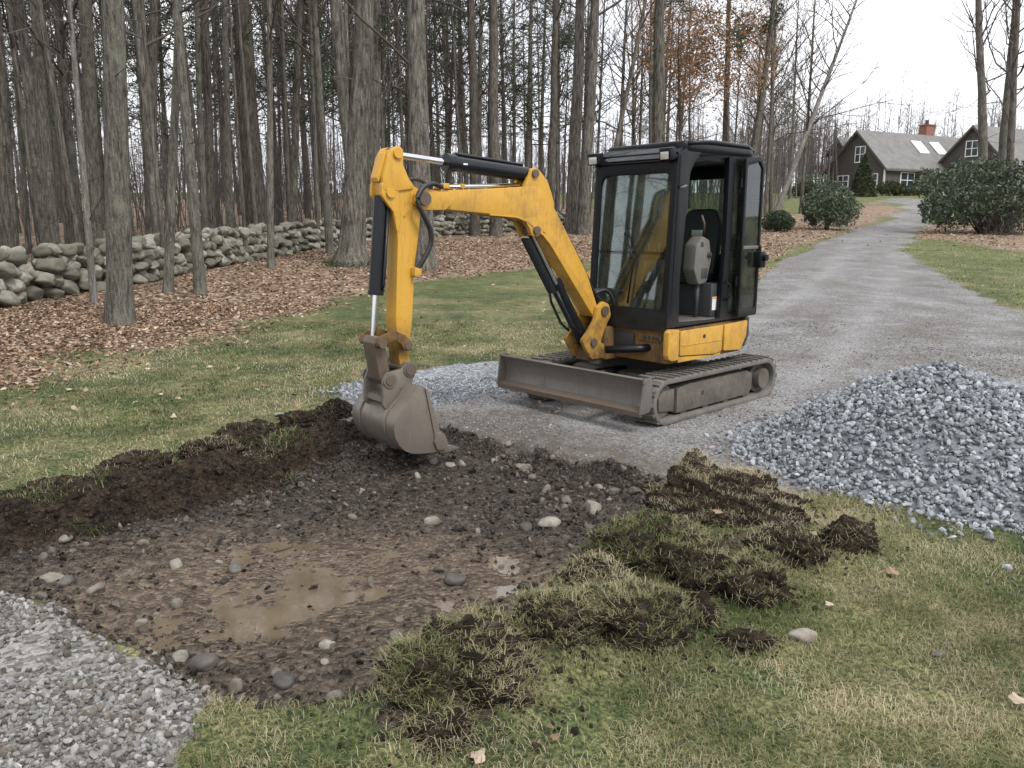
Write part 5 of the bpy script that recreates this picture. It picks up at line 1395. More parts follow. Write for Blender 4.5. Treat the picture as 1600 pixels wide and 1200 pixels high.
# ---------------------------------------------------------------- dry stone wall along the wood
W_PX = [(-60, 491, 1.0), (0, 480, .96), (49, 469, .94), (115, 458, .92), (217, 441, .92), (280, 429, .92), (350, 416, .95), (434, 399, .92), (511, 387, .9), (600, 378, .85), (700, 369, .8), (800, 362, .8), (915, 354, .75)]
wp = np.array([at(a, b) for a, b, h in W_PX]); wh = np.array([h for a, b, h in W_PX])
dl = np.r_[0, np.cumsum(np.linalg.norm(np.diff(wp[:, :2], axis=0), axis=1))]
def wall_at(s): return np.interp(s, dl, wp[:, 0]), np.interp(s, dl, wp[:, 1]), np.interp(s, dl, wh)
def wall_dir(s):
    a, b = wall_at(max(0, s - .3)), wall_at(min(dl[-1], s + .3)); v = np.array([b[0] - a[0], b[1] - a[1]]); return v / np.linalg.norm(v)
wall = empty('stone_wall', (wp[1][0], wp[1][1], float(ground_z(wp[1][0], wp[1][1], False))))
tag(wall, 'long dry stone wall of rounded fieldstones running along the edge of the wood', 'wall')
wall_o = np.array(wall.location)
WS = []
for k in range(14):
    v, f = stone_shape(ICO3, 300 + k, .30, 2 + k % 3, 1.25)
    v = v / np.abs(v).max(0)
    me = np_mesh('stone', v, [f], True, {'rnd': np.zeros(len(v))}); me.materials.append(M['wall_stone']); WS.append((me, v, f))
stones = []
s = 0.0
for layer, depth in ((0, 0.0), (1, .42)):
    for row in range(4):
        s = rng.uniform(0, .2)
        while s < dl[-1]:
            big = 1.35 if s < 4.2 and row < 3 else 1.0
            w = rng.uniform(.15, .40) * big * (1.15 if row == 0 else 1.0)
            x, y, h = wall_at(s + w / 2); rh = h * .93 / 3.5
            hh = rh * rng.uniform(.85, 1.2) * (1.1 if big > 1 else 1)
            if row == 3 and rng.random() < .30: s += w; continue
            d = wall_dir(s + w / 2); nrm = np.array([d[1], -d[0]])      # towards the camera side
            zc = rh * (row + .48) + rng.normal(0, .04)
            off = depth + .03 * row + rng.normal(0, .035)
            px_, py_ = x - nrm[0] * off, y - nrm[1] * off
            stones.append((px_, py_, float(ground_z(px_, py_, False)) + zc, math.atan2(d[1], d[0]) + rng.normal(0, .3), w * rng.uniform(.50, .57), rng.uniform(.16, .24), hh * rng.uniform(.47, .60), rng.normal(0, .22), rng.normal(0, .20), layer))
            s += w * rng.uniform(.9, 1.0)
stones.sort(key=lambda q: q[1] + (40 if q[9] else 0))
rest_v, rest_f, off = [], [], 0
for n_, q in enumerate(stones):
    me, v, f = WS[int(rng.integers(0, 14))]
    mt = Matrix.Translation((q[0] - wall_o[0], q[1] - wall_o[1], q[2] - wall_o[2])) @ Matrix.Rotation(q[3], 4, 'Z') @ Matrix.Rotation(q[7], 4, 'X') @ Matrix.Rotation(q[8], 4, 'Y') @ Matrix.Diagonal((q[4], q[5], q[6], 1))
    if n_ < 300:
        o = bpy.data.objects.new('stone', me); link(o, wall); o.matrix_local = mt
    else:
        lo = n_ % 14; bv, bf = stone_shape(ICO2, 330 + lo, .18, 4, .9)
        vv = np.c_[bv, np.ones(len(bv))] @ np.array(mt).T
        rest_v.append(vv[:, :3]); rest_f.append(bf + off); off += len(bv)
rr = np.repeat(rng.random(len(rest_v)), len(ICO2[0]))
o = obj('farther_stones', np_mesh('farther_stones', np.vstack(rest_v), [np.vstack(rest_f)], True, {'rnd': rr}), M['wall_stone'], wall); tag(o, kind='stuff')
# ---------------------------------------------------------------- house on the rise
def mat_siding(name, col):
    t = NT(name); c = t.coord(); z = t.n('SeparateXYZ', i_Vector=c).outputs[2]
    k = t.math('FRACT', t.math('MULTIPLY', z, 5.5))
    cc = t.mix(1.0, col, t.ramp(t.noise(t.mapv(c, (3, 3, .6)), 3, 4), (0.3, 0.8), (0.7, 1.2)), 'MULTIPLY')
    t.bsdf(cc, 0.85, 0, t.bump(k, 0.6, 0.03)); M[name] = t.done()
mat_siding('siding', (0.075, 0.066, 0.058)); mat_siding('siding_brown', (0.10, 0.08, 0.065))
t = NT('shingle'); c = t.coord(); b = t.n('TexBrick', i_Vector=c, i_Scale=3.0)
b.inputs['Color1'].default_value = (.155, .15, .145, 1); b.inputs['Color2'].default_value = (.20, .195, .185, 1); b.inputs['Mortar'].default_value = (.11, .105, .1, 1)
t.bsdf(t.mix(1.0, b.outputs[0], t.ramp(t.noise(c, 1.2, 4), (0.3, .85), (0.7, 1.15)), 'MULTIPLY'), 0.9); M['shingle'] = t.done()
mat_plain('white_trim', (0.74, 0.73, 0.70), 0.5, var=0.06, scale=2, bump=0)
t = NT('brick_red'); c = t.coord(); b = t.n('TexBrick', i_Vector=c, i_Scale=5.0)
b.inputs['Color1'].default_value = (.26, .085, .05, 1); b.inputs['Color2'].default_value = (.20, .07, .045, 1); b.inputs['Mortar'].default_value = (.28, .22, .19, 1)
t.bsdf(b.outputs[0], 0.9); M['brick_red'] = t.done()

HA = math.radians(62)                               # the gable faces the camera's left, the eaves its right
HY = 88.0
h0 = at_y(1380, 303, HY)                            # near corner of the main block at ground level
HZ = float(ground_z(h0[0], h0[1], False))
house = empty('house', (h0[0], h0[1], HZ), 0)
tag(house, 'dark shingled house with grey gable roofs, white windows and a brick chimney', 'house')
gx, gy = np.array([-math.cos(HA), math.sin(HA)]), np.array([math.sin(HA), math.cos(HA)])    # along the gable, along the ridge
def hp(g, r, z): return (gx[0] * g + gy[0] * r, gx[1] * g + gy[1] * r, z)     # g from the corner along the gable wall, r along the eaves
def block(g0, g1, r0, r1, eave, ridge, mat, over=.35, zb=-1.0, gable_far=True):
    gm = (g0 + g1) / 2; bm = bmesh.new()
    prof = [(g0, zb), (g1, zb), (g1, eave), (gm, ridge - .12), (g0, eave)]
    v0 = [bm.verts.new(hp(a, r0, b)) for a, b in prof]; v1 = [bm.verts.new(hp(a, r1, b)) for a, b in prof]
    bm.faces.new(v0); bm.faces.new(v1[::-1])
    for i_ in range(5): bm.faces.new((v0[i_], v1[i_], v1[(i_ + 1) % 5], v0[(i_ + 1) % 5]))
    w = bm_obj('wall', bm, M[mat], house, 0)
    sl = (ridge - eave) / (gm - g0)
    for sgn, ga in ((-1, g0), (1, g1)):
        bm = bmesh.new()
        e = (ga + sgn * over, eave - over * sl); pr = [(gm, ridge), (e[0], e[1]), (e[0], e[1] + .20), (gm, ridge + .22)]
        v0 = [bm.verts.new(hp(a, r0 - over, b)) for a, b in pr]; v1 = [bm.verts.new(hp(a, r1 + over, b)) for a, b in pr]
        bm.faces.new(v0); bm.faces.new(v1[::-1])
        for i_ in range(4): bm.faces.new((v0[i_], v1[i_], v1[(i_ + 1) % 4], v0[(i_ + 1) % 4]))
        rf = bm_obj('roof', bm, M['shingle'], house, 0)
        bm = bmesh.new(); pr = [(gm, ridge - .10), (e[0], e[1] - .12), (e[0], e[1] + .16), (gm, ridge + .17)]
        v0 = [bm.verts.new(hp(a, r0 - over - .05, b)) for a, b in pr]; v1 = [bm.verts.new(hp(a, r0 - over + .02, b)) for a, b in pr]
        bm.faces.new(v0); bm.faces.new(v1[::-1])
        for i_ in range(4): bm.faces.new((v0[i_], v1[i_], v1[(i_ + 1) % 4], v0[(i_ + 1) % 4]))
        bm_obj('rake_trim', bm, M['siding_brown'], rf, 0)
        bm = bmesh.new(); pr = [(e[0] - sgn * .02, e[1] - .10), (e[0] + sgn * .05, e[1] - .10), (e[0] + sgn * .05, e[1] + .06), (e[0] - sgn * .02, e[1] + .06)]
        v0 = [bm.verts.new(hp(a, r0 - over, b)) for a, b in pr]; v1 = [bm.verts.new(hp(a, r1 + over, b)) for a, b in pr]
        bm.faces.new(v0); bm.faces.new(v1[::-1])
        for i_ in range(4): bm.faces.new((v0[i_], v1[i_], v1[(i_ + 1) % 4], v0[(i_ + 1) % 4]))
        bm_obj('gutter', bm, M['siding_brown'], rf, 0)
    return w
def hbox(name, g0, g1, r0, r1, z0, z1, mat, par):
    bm = bmesh.new(); c = [bm.verts.new(hp(a, b, z)) for z in (z0, z1) for a, b in ((g0, r0), (g1, r0), (g1, r1), (g0, r1))]
    for q in ((0, 1, 2, 3), (4, 5, 6, 7), (0, 1, 5, 4), (1, 2, 6, 5), (2, 3, 7, 6), (3, 0, 4, 7)): bm.faces.new([c[k] for k in q])
    return bm_obj(name, bm, M[mat], par, 0)
def window_g(g, r, z, w, h, nv=2):                  # in a gable wall
    fr = hbox('window', g - w / 2, g + w / 2, r - .09, r - .01, z, z + h, 'white_trim', house)
    pw = (w - .12 * (nv + 1)) / nv
    for k in range(nv):
        a = g - w / 2 + .12 + k * (pw + .12)
        for zz in (0, 1): hbox('pane', a, a + pw, r - .105, r - .095, z + .12 + zz * (h - .12) / 2, z + .04 + (zz + 1) * (h - .12) / 2, 'window_glass', fr)
def window_r(g, r, z, w, h, nv=2):                  # in an eaves wall
    fr = hbox('window', g - .09, g - .01, r - w / 2, r + w / 2, z, z + h, 'white_trim', house)
    pw = (w - .12 * (nv + 1)) / nv
    for k in range(nv):
        a = r - w / 2 + .12 + k * (pw + .12)
        for zz in (0, 1): hbox('pane', g - .105, g - .095, a, a + pw, z + .12 + zz * (h - .12) / 2, z + .04 + (zz + 1) * (h - .12) / 2, 'window_glass', fr)
GW = 7.6
block(0, GW, 0, 21.5, 2.75, 6.65, 'siding')
hbox('corner_board', -.06, .14, -.06, .0, -.8, 2.6, 'white_trim', house)
hbox('corner_board', GW - .14, GW + .06, -.06, .0, -.8, 2.4, 'white_trim', house)
window_g(3.3, 0, 3.35, 1.35, 1.75, 2); window_g(5.3, 0, .75, 1.5, 1.35, 2); window_g(1.2, 0, .6, .8, 1.5, 1)
window_r(0, 3.6, .55, 2.3, 1.7, 2); window_r(0, 7.6, .55, 2.4, 1.6, 2)
# chimney and two skylights
ch = hbox('chimney', GW / 2 + .1, GW / 2 + 1.1, 11.6, 13.0, 5.9, 8.0, 'brick_red', house)
hbox('chimney_cap', GW / 2, GW / 2 + 1.2, 11.5, 13.1, 8.001, 8.12, 'brick_red', ch)
hbox('chimney_pot', GW / 2 + .45, GW / 2 + .75, 12.1, 12.4, 8.121, 8.65, 'siding', ch)
for r_ in (7.4, 10.6):
    a0, a1 = 1.45, 2.75; zf = lambda g: 2.75 + (6.65 - 2.75) * g / (GW / 2) + .28
    bm = bmesh.new(); v = [bm.verts.new(hp(g, r, zf(g) + dz)) for dz in (0, .14) for g, r in ((a0, r_), (a1, r_), (a1, r_ + 1.7), (a0, r_ + 1.7))]
    for q in ((0, 1, 2, 3), (4, 5, 6, 7), (0, 1, 5, 4), (1, 2, 6, 5), (2, 3, 7, 6), (3, 0, 4, 7)): bm.faces.new([v[k] for k in q])
    sk = bm_obj('skylight', bm, M['white_trim'], house, 0)
    bm = bmesh.new(); v = [bm.verts.new(hp(g, r, zf(g) + .155)) for g, r in ((a0 + .16, r_ + .16), (a1 - .16, r_ + .16), (a1 - .16, r_ + 1.54), (a0 + .16, r_ + 1.54))]; bm.faces.new(v)
    bm_obj('pane', bm, M['lamp_lens'], sk, 0)
# rear wing with small gable
block(GW - .3, GW + 2.3, 2.6, 9, 4.9, 6.4, 'siding', .25)
window_g(GW + 1.0, 2.6, 3.3, 1.7, 1.25, 2)
# second block, nearer the camera, beyond the rhododendron
block(-7.2, 1.1, 9.8, 26, 2.9, 7.0, 'siding')
window_g(-3.05, 9.8, 3.9, 1.5, 1.7, 2)
hbox('corner_board', .95, 1.16, 9.74, 9.8, -.8, 2.6, 'white_trim', house)

# ---------------------------------------------------------------- shrubs
def shrub(name, label, cat, c, r, n, size, mat, seed, shape='ball', aspect=2.2, stems=7, gap=.35, droop=.3):
    rg = np.random.default_rng(seed); gzv = float(ground_z(c[0], c[1], False))
    e = empty(name, (c[0], c[1], gzv)); tag(e, label, cat)
    d = rg.normal(size=(n * 2, 3)); d /= np.linalg.norm(d, axis=1)[:, None]; d = d[d[:, 2] > -.75][:n]; n = len(d)
    lump = 1 + (.16 if mat != 'rhodo' else .30) * fbm(d[:, 0] * 2.2 + seed, d[:, 1] * 2.2, d[:, 2] * 2.2, 3, seed) + .09 * fbm(d[:, 0] * 7, d[:, 1] * 7, d[:, 2] * 7, 2, seed + 3)
    q = rg.uniform(0, 1, n) ** .28 * lump
    if shape == 'cone':
        t_ = rg.uniform(0, 1, n) ** 1.3; az = rg.uniform(0, 2 * PI, n); rr = (1 - t_) ** .8 * rg.uniform(.55, 1, n) ** .5 * lump
        p = np.stack([np.cos(az) * rr * r[0], np.sin(az) * rr * r[1], t_ * r[2] * 2], -1)
    else:
        p = d * q[:, None] * np.array(r) + np.array([0, 0, r[2] * .82])
        clump = fbm(p[:, 0] * 2.6, p[:, 1] * 2.6, p[:, 2] * 2.6, 2, seed + 9)
        p = p[(clump > -gap) & (p[:, 2] > .03)]; n = len(p)
    v, f, a = leaf_cloud(p, n, size, 0.0, rg, aspect, droop)
    # one leaf per point
    fo = np_mesh(name + '_foliage', v, [f], False, {'rnd': a}); obj('foliage', fo, M[mat], e)
    mb = MB()
    for k in range(stems):
        az = rg.uniform(0, 2 * PI); ro = rg.uniform(.2, .75)
        mb.tube([(rg.normal(0, .08), rg.normal(0, .08), -.1), (math.cos(az) * r[0] * ro * .5, math.sin(az) * r[1] * ro * .5, r[2] * .5), (math.cos(az) * r[0] * ro, math.sin(az) * r[1] * ro, r[2] * 1.2)], [.045, .03, .01], 5)
        for j in range(10):
            b_ = np.array([math.cos(az) * r[0] * ro * .6, math.sin(az) * r[1] * ro * .6, r[2] * .6]); mb.tube([b_, b_ + rg.normal(0, .3, 3) * np.array(r)], [.014, .005], 3, cap=False)
    mb.build('stem', M['bark_brown'], e)
    return e
c = at(1223, 363); shrub('round_bush', 'small dark clipped round bush beside the leaning pale tree', 'bush', (c[0], c[1] + .75), (.80, .80, .56), 6500, .085, 'boxwood', 401, gap=.9)
c = at(1309, 361); shrub('round_bush', 'large rounded green rhododendron left of the driveway bend', 'bush', (c[0], c[1] + 1.3), (1.42, 1.4, 1.22), 8500, .17, 'rhodo', 402, aspect=3, gap=.45, droop=.8)
c = at(1562, 368); shrub('rhododendron', 'huge spreading rhododendron at the driveway bend in front of the house', 'bush', (c[0] + .5, c[1] + 2.2), (3.4, 2.3, 1.95), 17000, .22, 'rhodo', 403, aspect=3, gap=.13, droop=.8, stems=26)
c = at(1512, 352); shrub('rhododendron', 'lower arm of rhododendron reaching towards the gravel driveway', 'bush', (c[0] + .2, c[1] + .8), (1.6, 1.4, 1.3), 6000, .21, 'rhodo', 404, aspect=3, gap=.16, droop=.8, stems=12)
c = at_y(1347, 304, 80); shrub('conical_evergreen', 'dark pointed evergreen standing before the house gable', 'bush', (c[0], 80), (1.35, 1.35, 2.0), 7000, .20, 'conifer', 405, 'cone')
for k_, (px, py, Y, rx, rz, mt_, lab) in enumerate(((1272, 303, 82, 2.2, 1.2, 'rhodo', 'loose green shrub at the edge of the wood left of the house'), (1390, 303, 82, 1.3, .8, 'conifer', 'low dark shrub under the main house corner'), (1258, 308, 78, 1.4, .8, 'conifer', 'low olive shrub on the lawn rim next to the wood'),
        (1445, 297, 84, 1.3, 1.5, 'conifer', 'dark shrub before the ground-floor window by the rhododendron'), (1418, 303, 82, 1.6, .55, 'conifer', 'thin low shrub beneath the wide front window'))):
    c = at_y(px, py, Y); shrub('garden_shrub', lab, 'bush', (c[0], Y), (rx, rx * .8, rz), 2600, .20, mt_, 410 + k_, gap=.3)
# twiggy thicket right of the rhododendron stems
rg = np.random.default_rng(77); c = at(1585, 368); gzv = float(ground_z(c[0], c[1], False))
e = empty('bare_thicket', (c[0], c[1] + .6, gzv)); tag(e, 'reddish brown bare twigs of a thicket under the big rhododendron', 'bush'); mb = MB()
for k in range(70):
    b_ = np.array([rg.uniform(-1.1, 1.6), rg.uniform(-.4, .6), -.05]); grow_branch(mb, b_, np.array([rg.normal(0, .35), rg.normal(0, .3), 1.0]), rg.uniform(.9, 1.9), .012, rg, 1, .02, .2, None, 4)
flush(mb).build('stem', M['twig'], e)
# ---------------------------------------------------------------- grass blades
rng = np.random.default_rng(31)
def blades(x, y, z, h, wid, tint, lean=0.75, up=None):
    """bent grass blades, three faces each; returns verts, quads, tris, tint"""
    n = len(x); az = rng.uniform(0, 2 * PI, n); ln = np.abs(rng.normal(lean, .35, n))
    d = np.stack([np.cos(az), np.sin(az), np.zeros(n)], -1); sd_ = np.stack([-np.sin(az), np.cos(az), np.zeros(n)], -1)
    if up is None: up = np.tile([0, 0, 1.0], (n, 1))
    b = np.stack([x, y, z], -1); hh = h[:, None]; w = wid[:, None]
    tw = rng.uniform(-.6, .6, n)[:, None]
    m1 = b + (up * .55 + d * (ln * .35)[:, None]) * hh
    m2 = m1 + (up * (.30 - .18 * ln)[:, None] + d * (.25 + ln * .45)[:, None] + sd_ * tw * .3) * hh
    v = np.stack([b - sd_ * w * .5, b + sd_ * w * .5, m1 - sd_ * w * .42, m1 + sd_ * w * .42, m2], 1).reshape(-1, 3)
    o = np.arange(n)[:, None] * 5
    return v, np.array([[0, 1, 3, 2]]) + o, np.array([[2, 3, 4]]) + o, np.repeat(tint, 5)

def lawn_tint(x, y):
    a = fbm(x * .9, y * .9, None, 3, 501) * .75 + fbm(x * 5, y * 5, None, 3, 502) * .45
    return np.clip(.48 + .19 * sstep(4.5, 6, y) + a * .75 + rng.normal(0, .20, len(x)), 0, 1)

def grass_field(n, box_, hlo, hhi, wlo, whi, extra=None):
    x = rng.uniform(box_[0], box_[1], n); y = rng.uniform(box_[2], box_[3], n)
    keep = (np.abs(x / np.maximum(y, .1) * FPX) < 860 + 60)
    x, y = x[keep], y[keep]
    pm, gm_, bm_, rm, lm = masks(x, y)
    p = (1 - pm) * (1 - gm_) * (1 - rm) * (1 - .55 * heap_line(x, y)) * (1 - .9 * bm_) * np.clip(1.25 - 1.2 * lm, .06, 1)
    hz_, hq_ = heap_z(x, y); p = p * (hq_ > .97)
    p = p * np.clip(.75 + .9 * fbm(x * 3.3, y * 3.3, None, 3, 505), .18, 1)
    k = rng.random(len(x)) < p
    x, y = x[k], y[k]
    t_ = lawn_tint(x, y)
    return blades(x, y, ground_z(x, y), rng.uniform(hlo, hhi, len(x)) * (1.1 - .35 * t_), rng.uniform(wlo, whi, len(x)), t_, .95)
gr = []
gr.append(grass_field(170000, (-1.3, 3.3, 1.9, 4.9), .018, .046, .0018, .0036))
gr.append(grass_field(120000, (-7.5, 3.0, 4.6, 12.5), .022, .055, .004, .008))
gr.append(grass_field(9000, (2.5, 9.5, 8.5, 14), .03, .06, .006, .010))
gr.append(grass_field(26000, (6.5, 24, 14, 36), .03, .07, .012, .022))
V, Q, T, A, off = [], [], [], [], 0
for v, q, t_, a in gr:
    V.append(v); Q.append(q + off); T.append(t_ + off); A.append(a); off += len(v)
tag(obj('grass', np_mesh('grass', np.vstack(V), [np.vstack(T), np.vstack(Q)], True, {'rnd': np.concatenate(A)}), M['grass_blade']), kind='stuff')

# ---------------------------------------------------------------- lumps of turned-up sod
def mesh_samples(v, f, n):
    a, b, c = v[f[:, 0]], v[f[:, 1]], v[f[:, 2]]
    nr = np.cross(b - a, c - a); ar = np.linalg.norm(nr, axis=1)
    k = rng.choice(len(f), n, p=ar / ar.sum()); u = rng.random((n, 2)); s_ = np.sqrt(u[:, :1]); w = u[:, 1:]
    p = a[k] * (1 - s_) + b[k] * s_ * (1 - w) + c[k] * s_ * w
    return p, nr[k] / ar[k][:, None]

def sod_lump(name, label, cat, c, r, rz, seed, turf=1.0, straw=.4, nblades=2500, lift=0.0, tilt=(0, 0), base=ICO5, rough=.55):
    v, f = base
    v = v.copy(); d = v
    k = 1 + rough * fbm(d[:, 0] * 1.7 + seed, d[:, 1] * 1.7, d[:, 2] * 1.7, 4, seed, .65) + .26 * fbm(d[:, 0] * 5 + seed, d[:, 1] * 5, d[:, 2] * 5, 4, seed + 5, .7)
    r = (r[0], r[1], r[2] * 1.45)
    v = v * k[:, None] * np.array(r)
    v[:, 2] = np.where(v[:, 2] < -r[2] * .45, -r[2] * .45 + (v[:, 2] + r[2] * .45) * .3, v[:, 2])
    R = np.array((Matrix.Rotation(rz, 3, 'Z') @ Matrix.Rotation(tilt[0], 3, 'X') @ Matrix.Rotation(tilt[1], 3, 'Y')))
    v = v @ R.T
    gzv = float(ground_z(np.array(c[0]), np.array(c[1]), False))
    e = empty(name, (c[0], c[1], gzv)); tag(e, label, cat)
    v[:, 2] += r[2] * .30 + lift
    obj('soil', np_mesh(name + '_soil', v, [f], True), M['topsoil'], e)
    if turf > 0:
        p, nr = mesh_samples(v, f, int(nblades * 2.2))
        loc_n = nr @ R                                # normal in the sod's own frame: grass grows on its upper face
        patch = fbm(p[:, 0] * 6 + seed, p[:, 1] * 6, p[:, 2] * 6, 3, seed + 7)
        kp_ = (loc_n[:, 2] > .26 + (.85 if straw < .8 else .25) * patch) & (rng.random(len(p)) < turf) & (p[:, 2] > .01)
        p, nr = p[kp_][:nblades], nr[kp_][:nblades]; n = len(p)
        tint = np.clip(straw + .18 + .35 * fbm((p[:, 0] + c[0]) * 4, (p[:, 1] + c[1]) * 4, None, 3, 509) + rng.normal(0, .2, n), 0, 1)
        up = nr * .7 + np.array([0, 0, .55]); up /= np.linalg.norm(up, axis=1)[:, None]
        V_, Q_, T_, A_ = blades(p[:, 0], p[:, 1], p[:, 2], rng.uniform(.020, .056, n), rng.uniform(.0016, .0034, n), tint, 1.0, up)
        tg_ = obj('turf', np_mesh(name + '_turf', V_, [T_, Q_], True, {'rnd': A_}), M['grass_blade'], e); tag(tg_, kind='stuff')
    p, nr = mesh_samples(v, f, int(40 + 4500 * r[0] * r[1])); p = p[p[:, 2] > .005]
    cs = np.clip(rng.lognormal(-5.0, .5, len(p)), .003, .018); cv, cf_, ca_ = scatter(p, cs, SH_CLOD)
    tag(obj('soil_crumbs', np_mesh(name + '_crumbs', cv, [cf_], False, {'rnd': ca_}), M['topsoil'], e), kind='stuff')
    # pale roots hanging out of the torn sides
    p, nr = mesh_samples(v, f, int(300 + 9000 * r[0] * r[1]))
    kk = (nr[:, 2] < .45) & (nr[:, 2] > -.6) & (p[:, 2] > .0); p, nr = p[kk], nr[kk]; n = len(p)
    V_, Q_, T_, A_ = blades(p[:, 0], p[:, 1], p[:, 2], rng.uniform(.03, .07, n), rng.uniform(.0012, .0024, n), rng.uniform(.6, 1, n), 1.0, nr * .6 + np.array([0, 0, -.3]))
    rt = obj('roots', np_mesh(name + '_roots', V_, [T_, Q_], True, {'rnd': A_}), M['grass_blade'], e); tag(rt, kind='stuff')
    return e
SODS = [  # pixel of the middle, half sizes, turn, turf, straw, blades, label
    ((1140, 806), (.46, .13, .15), -.30, 1.0, .92, 5200, 'long straw-coloured strip of sod lying highest, next to the gravel heap', (-.35, .05)),
    ((1085, 792), (.17, .13, .17), .2, 1.0, .80, 1800, 'peaked straw tuft at the top end of the long sod strip', (0, 0)),
    ((1322, 852), (.15, .10, .085), -.1, .5, .75, 500, 'dark end piece of sod farthest along the lawn, below the gravel', (.2, 0)),
    ((1225, 868), (.20, .11, .09), -.2, .6, .6, 1100, 'dark crumbling sod piece just below the straw-coloured strip', (.1, .1)),
    ((985, 893), (.24, .17, .14), .3, 1.0, .30, 3600, 'broad green sod lump at the pit edge, below the rolled straw strip', (0, -.12)),
    ((1075, 905), (.22, .13, .12), -.2, .9, .5, 2600, 'overhanging middle sod lump with a black hollow beneath', (-.1, .05)),
    ((1175, 925), (.17, .11, .10), -.1, .7, .45, 1500, 'torn green and black sod piece above the pale stone', (.1, 0)),
    ((915, 945), (.20, .13, .10), .2, .9, .55, 2200, 'low tangled sod with straw ends in front of the green lump', (0, 0)),
    ((1095, 964), (.062, .055, .058), 0, 0, 0, 0, 'round black clod of soil below the overhanging sod', (0, 0)),
    ((985, 985), (.24, .15, .10), .1, 1.0, .50, 3000, 'wide sod lump with brown top, beside the round black clod', (.05, .05)),
    ((870, 1000), (.20, .14, .10), .15, 1.0, .32, 2800, 'bright green sod lump between the pit and the front tussock', (0, -.05)),
    ((1165, 1003), (.10, .045, .03), -.2, .15, .6, 120, 'thin dark smear of soil lying beside the pale oval stone', (0, 0)),
    ((725, 1082), (.25, .18, .155), .25, 1.0, .52, 5200, 'big shaggy sod tussock nearest the camera', (.05, -.08)),
    ((640, 1075), (.12, .10, .085), .3, .9, .45, 1200, 'small sod lump with pale chips at the side of the big tussock', (0, 0)),
    ((690, 1145), (.11, .075, .05), .1, .6, .6, 700, 'flat crumbled sod in front of the big tussock by a round stone', (0, 0)),
    ((1060, 850), (.15, .10, .08), .1, .7, .7, 900, 'small dry sod piece at the pit rim under the straw tuft', (0, 0)),
]
for k_, (pp, r, rz, tf, stw, nb_, lab, tl) in enumerate(SODS):
    c = at(pp[0], pp[1] + 10)
    sod_lump('sod_lump' if tf > 0 else 'soil_clod', lab, 'sod' if tf > 0 else 'soil clod', c, (r[0] * .92, r[1] * .92, r[2]), rz, 600 + 7 * k_, tf, stw, nb_, 0.03, tl, ICO5 if r[0] > .19 else ICO4)
# loose crumbs of topsoil between the lumps
cx, cy = [], []
for pp, r, *_ in SODS:
    c = at(*pp); n = int(130 * (r[0] * r[1]) / .02) + 25
    cx.append(rng.normal(c[0], r[0] * .9, n)); cy.append(rng.normal(c[1] - .05, r[1] * 1.1, n))
x, y = np.concatenate(cx), np.concatenate(cy)
sz = np.clip(rng.lognormal(-5.0, .5, len(x)), .003, .02)
v, f, r_ = scatter(np.stack([x, y, ground_z(x, y) + sz * .4], -1), sz, SH_CLOD)
tag(obj('soil_crumbs', np_mesh('soil_crumbs', v, [f], False, {'rnd': r_}), M['topsoil']), kind='stuff')

# ---------------------------------------------------------------- ridge of dug topsoil along the lawn
RIDGE = P((-120, 832), (0, 803), (80, 788), (150, 775), (230, 761), (300, 747), (350, 729), (430, 705), (490, 690), (565, 668))
rl = np.r_[0, np.cumsum(np.linalg.norm(np.diff(RIDGE, axis=0), axis=1))]
ns, nt = 260, 60
S_, T_ = np.meshgrid(np.linspace(0, rl[-1], ns), np.linspace(-1, 1, nt), indexing='ij')
rx, ry = np.interp(S_, rl, RIDGE[:, 0]), np.interp(S_, rl, RIDGE[:, 1])
tx, ty = np.gradient(rx, axis=0), np.gradient(ry, axis=0); tn = np.hypot(tx, ty); nx_, ny_ = -ty / tn, tx / tn
wd = .30 * (1 + .30 * vnoise(S_ * 1.5, 0 * S_, None, 701))
bx_, by_ = rx + nx_ * T_ * wd, ry + ny_ * T_ * wd
lump = .55 + .55 * np.clip(fbm(bx_ * 3.4, by_ * 3.4, None, 3, 702) + .35, 0, 1.2)
prof = (1 - np.abs(T_) ** 2.2) * np.clip(S_ / .2, 0, 1) * np.clip((rl[-1] - S_) / .15, 0, 1)
hz_ = prof * .125 * lump + prof ** .5 * (.055 * fbm(bx_ * 9, by_ * 9, None, 4, 703, .65)) - .03 * (1 - prof)
gap_ = 1 - .75 * np.exp(-((S_ - np.interp(300, [0, 1], [0, 0]) - 2.05) / .16) ** 2)
bz_ = ground_z(bx_, by_, False) + hz_ * gap_
rv = np.stack([bx_, by_, bz_], -1).reshape(-1, 3)
i = np.arange(ns - 1)[:, None] * nt; j = np.arange(nt - 1)[None, :]
rf_ = np.stack([i + j, i + nt + j, i + nt + j + 1, i + j + 1], -1).reshape(-1, 4)
berm = obj('soil_ridge', np_mesh('soil_ridge', rv, [rf_], True), M['topsoil']); tag(berm, 'ragged ridge of dark dug topsoil along the lawn side of the pit', 'soil ridge')
tri = np.vstack([rf_[:, [0, 1, 2]], rf_[:, [0, 2, 3]]])
p, nr = mesh_samples(rv, tri, 9000)
tpat = fbm(p[:, 0] * 2.6, p[:, 1] * 2.6, None, 3, 705)
k = (nr[:, 2] > .5) & (tpat > .16); p2 = p[k]
V_, Q_, T2, A_ = blades(p2[:, 0], p2[:, 1], p2[:, 2], rng.uniform(.03, .07, len(p2)), rng.uniform(.002, .005, len(p2)), np.clip(rng.normal(.45, .22, len(p2)), 0, 1), .8)
tag(obj('turf', np_mesh('ridge_turf', V_, [T2, Q_], True, {'rnd': A_}), M['grass_blade'], berm), kind='stuff')
p3 = p[rng.random(len(p)) < .28]; sz = np.clip(rng.lognormal(-4.5, .5, len(p3)), .005, .04)
v, f, r_ = scatter(p3, sz, SH_CLOD)
